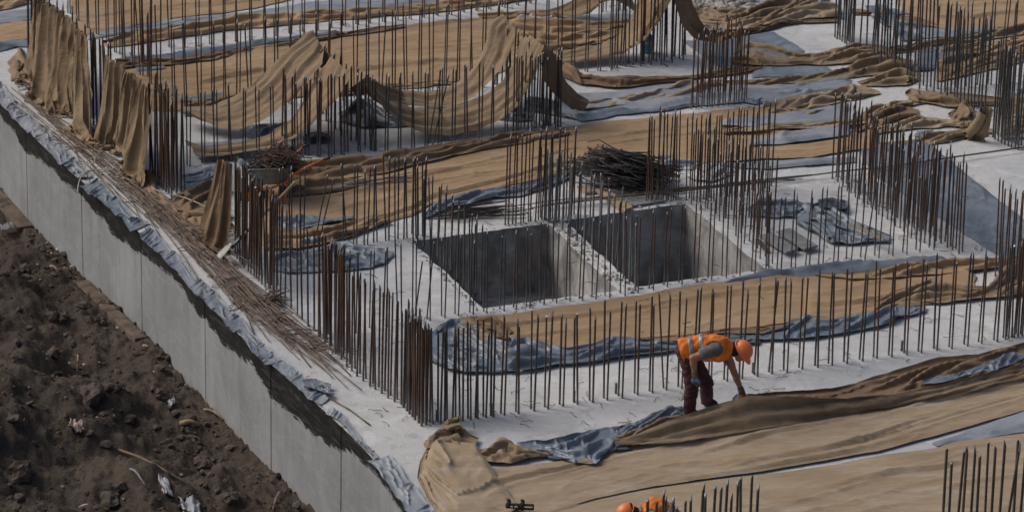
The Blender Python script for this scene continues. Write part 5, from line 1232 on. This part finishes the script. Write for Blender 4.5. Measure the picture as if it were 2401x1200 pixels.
for i in range(150):
    t = rr.random()**.85
    s0 = int(t*78); ln = rr.choice([1.8, 2.6, 3.4, 4.5]); wid = 26 if t > .35 else 17
    off = rr.gauss(0, .55)*wid
    a = clp[s0]; p = g(a[0]+off, a[1]-off*.45)
    # heading along the slab edge, slightly fanned
    b = clp[min(100, s0+14)]; q = g(b[0]+off, b[1]-off*.45); h0 = math.atan2(q.y-p.y, q.x-p.x)+rr.gauss(0, .055)+(rr.uniform(-.35, .35) if rr.random() < .05 else 0)
    end = p+Vector((math.cos(h0), math.sin(h0), 0))*ln
    e2 = proj(end)
    if e2[0] > 850 or e2[1] > 925:
        ln *= .55; end = p+Vector((math.cos(h0), math.sin(h0), 0))*ln; e2 = proj(end)
        if e2[1] > 925: continue
    lay = rr.choice([.012, .022, .034, .048, .065, .085]) if .25 < t < .9 else rr.choice([.012, .022, .034])
    o = bpy.data.objects.new('loose_rod', rodm[i % 5]); C.objects.link(o)
    o.location = (p.x, p.y, lay); o.rotation_euler = (0, rr.gauss(0, .004), h0); f_ = rr.choice([1, 1, 1.25, .85]); o.scale = (ln, f_, f_)
    mid2 = proj(p.lerp(end, .5)); sp = spots[min(5, int(max(0, mid2[0]-20)/130))]
    tag(o, 'thin brown rod lying '+sp, 'steel rod', 'thin loose rods lying '+sp)
for i, (a, b) in enumerate([((765, 928), (868, 996)), ((690, 760), (822, 880)), ((700, 770), (765, 862)), ((640, 760), (728, 860))]):
    p, q = g(*a, .02), g(*b, .015); m_ = MB(); m_.tube([p, p.lerp(q, .5)+Vector((.01, .02, .01)), q], .009, 6)
    tag(m_.build('loose_rod', M_LOOSE, loc=p), ['single rod poking out from under the torn plastic flap', 'long rod reaching farthest toward the near end', 'rod end beside the longest reaching rod', 'rod ending at the left of the fanned end'][i], 'steel rod')
def stirrup(mb_, c, h0, sx, sy, r=.006, tilt=0.0, roll=0.0, open_=True):
    M = Matrix.Rotation(h0, 3, 'Z') @ Matrix.Rotation(tilt, 3, 'X') @ Matrix.Rotation(roll, 3, 'Y'); c = Vector(c)
    pts = [(-.02, .03, 0), (0, 0, 0), (sx*.5, 0, .004), (sx, 0, 0), (sx, sy, .006), (0, sy, 0)]+([(0, sy*.75, 0)] if open_ else [])
    mb_.tube([c+M @ Vector(p) for p in pts], r, 5)
mb = MB(); rr = random.Random(9)
for i in range(70):
    t = rr.random(); a = clp[int(t*99)]; off = rr.gauss(0, 16); p = g(a[0]+off+6, a[1]-off*.4, .03+rr.random()*.06)
    stirrup(mb, p, rr.uniform(0, 6.28), rr.uniform(.12, .35), rr.uniform(.05, .18), .006, rr.gauss(0, .25))
for i in range(55):
    p = g(rr.gauss(500, 14), rr.gauss(548, 8), .05+rr.random()*.12); stirrup(mb, p, rr.uniform(0, 6.28), rr.uniform(.1, .25), rr.uniform(.05, .15), .007, rr.gauss(0, .4))
for i in range(30):
    p = g(rr.gauss(640, 16), rr.gauss(700, 6), .03+rr.random()*.08); stirrup(mb, p, rr.uniform(0, 6.28), rr.uniform(.1, .25), rr.uniform(.04, .12), .007, rr.gauss(0, .3))
o = mb.build('bent_rod_scraps', M_LOOSE); tag(o, 'short bent rod scraps tangled over the rod bundle', 'scrap rods', kind='stuff')
# rods lying elsewhere
def rods(lab, cat, a, b, n, spread, r=.008, z=.03, m=M_LOOSE, seed=1, jit=20):
    rr_ = random.Random(seed); m_ = MB()
    for i in range(n):
        o1, o2 = rr_.gauss(0, spread), rr_.gauss(0, spread); p = g(a[0]+rr_.uniform(-jit, jit), a[1]+o1, z+rr_.random()*.03); q = g(b[0]+rr_.uniform(-jit, jit), b[1]+o2, z+rr_.random()*.03)
        m_.tube([p, p.lerp(q, .33)+Vector((0, rr_.gauss(0, .02), 0)), p.lerp(q, .66)+Vector((0, rr_.gauss(0, .02), 0)), q], r, 5)
    return m_
for i in range(9):
    m_ = rods('', '', (1225+i*22, 486-i*2.2-rnd.gauss(0, 2)), (1480+i*48, 452-i*4-rnd.gauss(0, 2)), 1, 1, .0085, .04+.008*i, seed=i+3, jit=8)
    tag(m_.build('long_rod', M_LOOSE), 'long thin rod lying on the slab behind the pits beside the boards', 'steel rod', 'long rods lying on the slab behind the pits')
m_ = rods('', '', (1560, 446), (1905, 410), 1, 0, .013, .05, seed=30, jit=2); tag(m_.build('long_rod', M_BARG), 'thick dark rod crossing the slab behind the second pit', 'steel rod')
m_ = rods('', '', (1700, 436), (2105, 388), 1, 0, .011, .06, seed=31, jit=2); tag(m_.build('long_rod', M_BARG), 'dark rod reaching under the rust line on the right', 'steel rod')
m_ = rods('', '', (2050, 396), (2440, 340), 1, 0, .014, .05, seed=32, jit=2); tag(m_.build('long_rod', M_BARG), 'dark pipe like rod crossing the bare slab to the right edge', 'steel rod')
m_ = rods('', '', (1880, 420), (1700, 428), 1, 0, .007, .03, seed=33, jit=2); tag(m_.build('long_rod', M_BARG), 'short thin rod in front of the dark rods behind the second pit', 'steel rod')
for i in range(7):
    m_ = rods('', '', (775+i*6, 448-i*3), (945+i*5, 424-i*3), 1, 3, .007, .11, M_BARL, seed=i+40, jit=18)
    tag(m_.build('long_rod', M_BARL), 'thin grey rod lying on the burlap folds right of the wheelbarrow', 'steel rod', 'grey rods on the burlap folds')
mb = MB(); rr = random.Random(33)
for i in range(22):
    p = g(rr.uniform(1010, 1130), 516-rr.random()*20, .02+rr.random()*.05); stirrup(mb, p, rr.uniform(.1, .5), rr.uniform(.4, 1.1), rr.uniform(.03, .22), .007, 0, 0)
o = mb.build('bent_rod_scraps', M_WIRE); tag(o, 'flat pile of long bent rods on the slab behind the first pit', 'scrap rods', kind='stuff')
# pile of bent bars
mb = MB(); rr = random.Random(12); c0 = g(1455, 432)
for i in range(330):
    u = max(-.5, min(.5, rr.gauss(0, .30))); w_ = max(-.4, min(.4, rr.gauss(0, .22))); z = max(.02, .46*(1-(u/.75)**2)*(1-(w_/.6)**2))*rr.random()**.6+.02
    p = c0+Vector((u, w_, z)); h0 = R(-20)+rr.gauss(0, .28); ln = rr.uniform(.4, .8)
    M = Matrix.Rotation(h0, 3, 'Z') @ Matrix.Rotation(rr.gauss(.03, .09), 3, 'Y')
    pts = [p+M @ Vector(q) for q in ((-ln/2, .03, .02), (-ln/2, 0, 0), (0, 0, .01), (ln/2, 0, 0), (ln/2-.02, .09, 0))]
    mb.tube(pts, .0085, 5)
o = mb.build('bent_bar_pile', [simple('blackened_steel', (.038, .034, .033), .55, .3, .7, 25, 0)]); tag(o, 'dark heaped pile of bent steel bars behind the pits', 'bar pile', kind='stuff')
m_ = MB(); a, b, c = v(1378, 332, 400), v(1405, 328, 402), v(1470, 366, 410); m_.tube([a, b, c], .008, 6); tag(m_.build('bent_rod', M_BARG), 'single bent rod sticking up from the dark bar pile', 'steel rod')
# boards
def board(lab, pts, th, m, z=.03, cat='board', grp=None, name='board'):
    P = [g(*p, z) for p in pts]; m_ = MB(); m_.hull8(P, [q+Vector((0, 0, th)) for q in P]); o = m_.build(name, m, smooth=False, loc=P[0]); bv = o.modifiers.new('b', 'BEVEL'); bv.width = .006; bv.segments = 2
    tag(o, lab, cat, grp); return o
board('long yellow timber plank reaching over the second pit rim', [(1398, 452), (1418, 448), (1484, 494), (1462, 502)], .06, M_WOOD, .02)
board('grey plywood sheet on the slab between the timber plank and the rusty bars', [(1424, 462), (1510, 452), (1560, 474), (1462, 490)], .03, M_WOODG, .012)
board('small plank at the back of the timber plank', [(1352, 440), (1400, 438), (1420, 450), (1372, 456)], .03, M_WOOD, .02)
board('left one of two grey boards lying on the slab right of the pits', [(1778, 556), (1808, 548), (1872, 588), (1842, 596)], .03, M_WOODG, .06)
board('right one of two grey boards lying on the slab right of the pits', [(1820, 546), (1852, 538), (1918, 580), (1886, 588)], .03, M_WOODG, .06)
m_ = MB(); p, q = g(1776, 562, .03), g(1800, 590, .03); m_.tube([p, q], .04, 4); p, q = g(1826, 556, .03), g(1872, 584, .03); m_.tube([p, q], .03, 4)
tag(m_.build('timber_support', M_BLK, smooth=False), 'dark timber bearers under the two grey boards', 'timber')
T('narrow crumpled blue plastic at the back of the heap right of the pits', [(1755, 492), (1790, 474), (1850, 476), (1900, 484), (1940, 474), (1988, 478)], [(1758, 510), (1810, 516), (1870, 514), (1930, 508), (1988, 494)], kind='crumple', amp=.14, seed=150, bulge=.06, res=.022, lift=.02, exc=(.12, .3))
T('dark plastic sheet standing for shade inside the blue heap right of the pits', [(1915, 486), (1950, 480), (1982, 490)], [(1918, 500), (1950, 506), (1984, 504)], kind='crumple', amp=.06, seed=155, lift=.10, m=M_TARPK, res=.022)  # added dark sheet: its near-black colour paints the shade of the heap's hollow
T('big blue plastic heap lying on the slab right of the pits', [(1860, 512), (1900, 488), (1960, 502), (2010, 528), (2086, 560)], [(1866, 530), (1910, 552), (1950, 576), (2010, 578), (2084, 573)], kind='crumple', amp=.19, seed=156, bulge=.10, res=.022, lift=.03, exc=(.16, .34))
board('thin wooden slat on the blue plastic heap right of the pits', [(1990, 527), (1996, 524), (2076, 562), (2070, 566)], .02, simple('weathered_slat', (.26, .20, .14)), .17)
T('white plastic bag lying on the slab behind the second pit', [(1600, 392), (1625, 386), (1660, 384), (1715, 378)], [(1600, 408), (1625, 424), (1670, 428), (1722, 410)], kind='crumple', amp=.12, seed=151, m=M_WHITE, bulge=.10, res=.025)
T('left white plastic bag at the foot of the far bars', [(1208, 60), (1225, 38), (1245, 34), (1266, 44)], [(1210, 68), (1230, 68), (1250, 66), (1268, 62)], kind='crumple', amp=.14, seed=152, m=M_WHITE, bulge=.16, res=.03)
T('right white plastic bags next to the small far drape', [(1262, 46), (1290, 40), (1320, 42), (1344, 46)], [(1264, 66), (1290, 64), (1320, 60), (1346, 56)], kind='crumple', amp=.13, seed=153, m=M_WHITE, bulge=.12, res=.03)
# rubble
mb = MB(); rr = random.Random(8)
for i in range(330):
    p = g(rr.uniform(1615, 1765), rr.uniform(-14, 28), .02); rr.seed_ = i; r = .02+.09*rr.random()**3; a, b = rockverts(p+Vector((0, 0, r*.3)), r, 1, rr, 1); mb.add(a, b)
o = mb.build('rubble', M_RUB, smooth=False); tag(o, 'heap of pale concrete rubble at the top edge', 'rubble', kind='stuff')
mb = MB()
for i in range(330):
    t = rr.random(); sp = rr.choice(['w', 'w', 'w', 'f', 'b', 'l'])
    if sp == 'w': x, y = 1300+(1478-1300)*t+rr.gauss(0, 8), 520+(682-520)*t+rr.gauss(0, 5)
    elif sp == 'f': x, y = 1140+650*t, 724-92*t+rr.gauss(2, 3)
    elif sp == 'b': x, y = 965+640*t, 562-86*t-abs(rr.gauss(0, 4))
    else: x, y = 960+165*t-abs(rr.gauss(0, 5)), 562+165*t
    p = g(x, y, .01); rr.seed_ = i; r = .008+.035*rr.random()**3*(.95 if sp == 'w' else .7); a, b = rockverts(p, r, 1, rr, 1)
    # keep crumbs off the pit openings
    mb.add(a, b)
o = mb.build('concrete_crumbs', M_RUB, smooth=False); tag(o, 'broken concrete crumbs along the rims of the pits', 'crumbs', kind='stuff')
# tie wires
mb = MB(); rr = random.Random(14)
for i in range(620):
    if rr.random() < .62:
        b = rr.choice(BARS)[0]; c = Vector((b.x+rr.gauss(0, .16), b.y+rr.gauss(0, .16), .008))
    else: c = g(rr.uniform(700, 2300), rr.uniform(560, 1020), .008)
    if c.y < 5: continue
    h0 = rr.uniform(0, 6.28); pts = [c]; 
    for k in range(4):
        h0 += rr.gauss(0, .8); pts.append(pts[-1]+Vector((math.cos(h0)*.045, math.sin(h0)*.045, 0))); pts[-1].z = .008+abs(rr.gauss(0, .012))
    u_, w_ = proj(c)
    mb.tube(pts, .0035, 4)
o = mb.build('tie_wire_scraps', M_WIRE); tag(o, 'countless snipped tie wires scattered on the pale slab', 'wire scraps', kind='stuff')
# short stub bars beside tall ones
for (x, y) in [(1024, 985), (1156, 970), (1346, 940), (1444, 922), (2114, 822), (2372, 790), (1765, 874)]:
    m_ = MB(); p = g(x, y); m_.tube([p-Vector((0, 0, .02)), p+Vector((0, 0, .14))], .016, 8); tag(m_.build('bar_stub', M_BARG, loc=p), 'short thick cut bar stub at the foot of the front row', 'rebar', 'short bar stubs in the front row')

# ------------------------------------------------------------------ rope
def rope(lab, pts, r=.009):
    q = resamp(pts, 60, 3); m_ = MB(); m_.tube([g(a[0], a[1], .07+.02*math.sin(i*.6)) for i, a in enumerate(q)], r, 6); return tag(m_.build('rope', M_ROPE), lab, 'rope')
rope('tangled pale rope coil on the rods with a long tail to the hanging cloth', [(182, 452), (184, 425), (196, 402), (240, 396), (270, 402), (292, 392), (262, 376), (244, 390), (256, 412), (290, 418), (330, 428), (380, 452), (430, 462), (470, 478), (488, 490)])
rope('short looped pale rope on top of the rope coil', [(196, 400), (204, 378), (222, 366), (224, 380), (208, 388), (232, 404), (262, 408), (296, 406), (286, 392), (250, 398)])
rope('thin pale rope lying along the slab edge at the left', [(20, 232), (60, 262), (110, 300), (150, 318), (180, 345), (205, 352), (226, 372)])
# ------------------------------------------------------------------ wheelbarrow
WB = g(640, 452); wbt = empty('wheelbarrow', WB, 'galvanised wheelbarrow with orange frame and handles behind the left bars', 'wheelbarrow')
gyw = 470
def W(px, py, dy=0.0, gy_=None): return v(px, py, gy_ or gyw, dy)
# tray: rim quad and bottom quad
rimf = [W(572, 400, -.30), W(683, 396, -.30)]; rimb = [W(586, 388, .30), W(695, 386, .30)]
botf = [W(600, 434, -.20), W(668, 430, -.20)]; botb = [W(606, 426, .20), W(668, 424, .20)]
mb = MB()
def shell(mb_, top4, bot4, th=.012):
    n = 8
    def loop(q4, k):
        out = []
        for i in range(4):
            for j in range(k): out.append(q4[i].lerp(q4[(i+1) % 4], j/k))
        return out
    c = sum(top4, Vector())/4; rows = []
    for s_ in range(n+1):
        t = s_/n; q4 = [top4[i].lerp(bot4[i], t) for i in range(4)]; lp = loop(q4, 8); cc = sum(q4, Vector())/4
        sm = []
        for i, p in enumerate(lp):      # rounded corners
            dcor = abs((i % 8)-4)/4; sm.append(p.lerp(cc, .10*dcor**4))
        rows.append(sm)
    k = len(rows[0]); vs = [p for r in rows for p in r]; fs = [(s_*k+i, s_*k+(i+1) % k, (s_+1)*k+(i+1) % k, (s_+1)*k+i) for s_ in range(n) for i in range(k)]
    fs.append(tuple(n*k+i for i in range(k))); mb_.add(vs, fs); mb_.tube(rows[0]+[rows[0][0]], .013, 6, cap=False)
shell(mb, [rimf[0], rimf[1], rimb[1], rimb[0]], [botf[0], botf[1], botb[1], botb[0]])
tr = mb.build('tray', M_TRAY, wbt); sm_ = tr.modifiers.new('s', 'SOLIDIFY'); sm_.thickness = .006
for dy, (hx, hy), (mx, my), lab in ((-.26, (774, 370), (720, 392), None), (.26, (724, 340), (692, 362), None)):
    mb = MB(); mb.tube([W(596, 448, dy*.5), W(640, 440, dy*.8), W(676, 424, dy), W(690, 408, dy), W(mx, my, dy), W(hx-14, hy+4, dy)], .017, 8)
    hnd = mb.build('handle', M_ORG, wbt); mb = MB(); mb.tube([W(hx-15, hy+4, dy), W(hx, hy, dy)], .021, 8); mb.build('grip', M_BLK, hnd)
for dy in (-.22, .22):
    mb = MB(); mb.tube([W(676, 426, dy), W(672, 452, dy), W(666, 474, dy), W(650, 482, dy), W(644, 470, dy), W(626, 444, dy*.9)], .014, 8); mb.build('leg', M_ORG, wbt)
mb = MB(); cw = W(594, 462, 0); ring = [cw+Vector((math.cos(a)*.15, 0, math.sin(a)*.15)) for a in np.linspace(0, 2*math.pi, 25)]
mb.tube(ring, .042, 8, cap=False); wh = mb.build('wheel', M_BLK, wbt); mb = MB(); mb.tube([cw+Vector((0, -.03, 0)), cw+Vector((0, .03, 0))], .10, 16); mb.build('rim', M_ORG, wh)
mb = MB(); mb.tube([W(570, 440, -.12), cw+Vector((0, -.10, 0)), W(610, 446, -.16)], .013, 6); mb.tube([W(570, 436, .12), cw+Vector((0, .10, 0)), W(610, 442, .16)], .013, 6); mb.build('fork', M_ORG, wbt)
mb = MB(); rr = random.Random(3)
for i in range(150):
    t = rr.uniform(0, 1); base = W(588+85*t, 392-22*math.sin(math.pi*t)*rr.random(), rr.uniform(-.2, .2)); stirrup(mb, base, rr.choice([R(30), R(-25)])+rr.gauss(0, .3), rr.uniform(.18, .38), rr.uniform(.06, .2), .0075, rr.uniform(-.6, 1.2), rr.gauss(-.2, .35))
o = mb.build('bent_stirrups', [M_BAR]); tag(o, 'heap of rusty bent stirrups filling the wheelbarrow', 'stirrups', kind='stuff')
# bottle, shovel, clamp, bottles
def bottle(lab, base, axis, r, ln, m, capm):
    base = Vector(base); ax = Vector(axis).normalized(); e = empty('bottle', base, lab, 'bottle'); m_ = MB()
    prof = [(0, .8), (.04, 1), (.35, 1), (.4, .93), (.55, 1), (.72, 1), (.86, .5), (.92, .34), (1, .34)]
    m_.tube([base+ax*ln*t for t, _ in prof], [r*k for _, k in prof], 14); m_.build('body', m, e); m_ = MB(); m_.tube([base+ax*ln*.97, base+ax*ln*1.05], r*.42, 10); m_.build('cap', capm, e)
    m_ = MB(); m_.tube([base+ax*ln*.42, base+ax*ln*.6], r*1.02, 14, cap=False); m_.build('band', capm if r < .041 else simple('pale_label', (.55, .5, .5)), e); return e
bottle('pale plastic bottle with green cap on the stirrups in the wheelbarrow', W(578, 394, -.2), (-.75, 0, .9), .042, .19, simple('pale_bottle', (.42, .47, .44), .2), simple('green_cap', (.03, .22, .09), .4))
bottle('light blue bottle standing among the far tall bars', g(1517, 124), (0.05, 0, 1), .085, .36, simple('light_blue_plastic', (.10, .32, .48), .3), simple('blue_cap', (.03, .12, .3)))
bottle('small blue bottle lying on the rolled burlap edge', g(716, 562, .14), (1, -.2, .05), .045, .20, simple('blue_bottle', (.10, .17, .28), .25), simple('dark_blue_cap', (.02, .05, .12)))
e = empty('shovel', g(512, 610), 'shovel with wooden handle leaning through the left bars', 'shovel')
top, tip = v(692, 427, 600, -.1), g(512, 612, .03); ax = (top-tip)
mb = MB(); mb.tube([tip+ax*.26, tip+ax*.45, tip+ax*.75, top], [.020, .019, .018, .019], 10); mb.build('handle', M_WOOD, e)
mb = MB(); mb.tube([tip+ax*.17, tip+ax*.32], [.028, .024], 10); mb.build('socket', M_TRAY, e)
sd = ax.cross(Vector((0, 0, 1))).normalized(); nr = sd.cross(ax).normalized(); vs = []; fs = []
for i in range(9):
    t = i/8; wd = .115*(.35+.65*math.sin(min(1, t*1.6)*math.pi/2)) if t < .75 else .115*(1-.25*(t-.75)/.25)
    for j in range(7):
        s_ = (j-3)/3; vs.append(tip+ax*(.20*(1-t))+sd*wd*s_+nr*(.03*s_*s_+.01))
fs = [(i*7+j, i*7+j+1, (i+1)*7+j+1, (i+1)*7+j) for i in range(8) for j in range(6)]
o = obj('blade', vs, fs, simple('dusty_blade', (.30, .30, .29), .5, .3), e); s2 = o.modifiers.new('s', 'SOLIDIFY'); s2.thickness = .004
# bar clamp lying on the burlap
cp = g(1190, 1186, .10); e = empty('bar_clamp', g(1190, 1186), 'black metal bar clamp lying on the burlap at the bottom', 'clamp')
M_CL = simple('black_iron', (.035, .03, .028), .5, .4)
X_ = (g(1246, 1188, .10)-cp).normalized(); Y_ = Vector((0, 0, 1)).cross(X_)
def P_(x, z, y=0): return cp+X_*x+Vector((0, 0, z))+Y_*y
mb = MB()
for z in (-.025, .025): mb.hull8([P_(-.01, z-.008, -.02), P_(.30, z-.008, -.02), P_(.30, z-.008, .02), P_(-.01, z-.008, .02)], [P_(-.01, z+.008, -.02), P_(.30, z+.008, -.02), P_(.30, z+.008, .02), P_(-.01, z+.008, .02)])
for x in (0, .07, .13, .19, .30): mb.hull8([P_(x-.008, -.03, -.018), P_(x+.008, -.03, -.018), P_(x+.008, -.03, .018), P_(x-.008, -.03, .018)], [P_(x-.008, .03, -.018), P_(x+.008, .03, -.018), P_(x+.008, .03, .018), P_(x-.008, .03, .018)])
mb.build('rail', M_CL, e, smooth=False)
for x, s_ in ((0, 1), (.16, 1)):
    mb = MB(); mb.tube([P_(x+.02, -.04), P_(x, .01), P_(x+.01, .04), P_(x+.025, .065), P_(x+.015, .08), P_(x-.01, .085)], [.026, .03, .026, .02, .018, .012], 6); mb.build('jaw', M_CL, e, smooth=False)
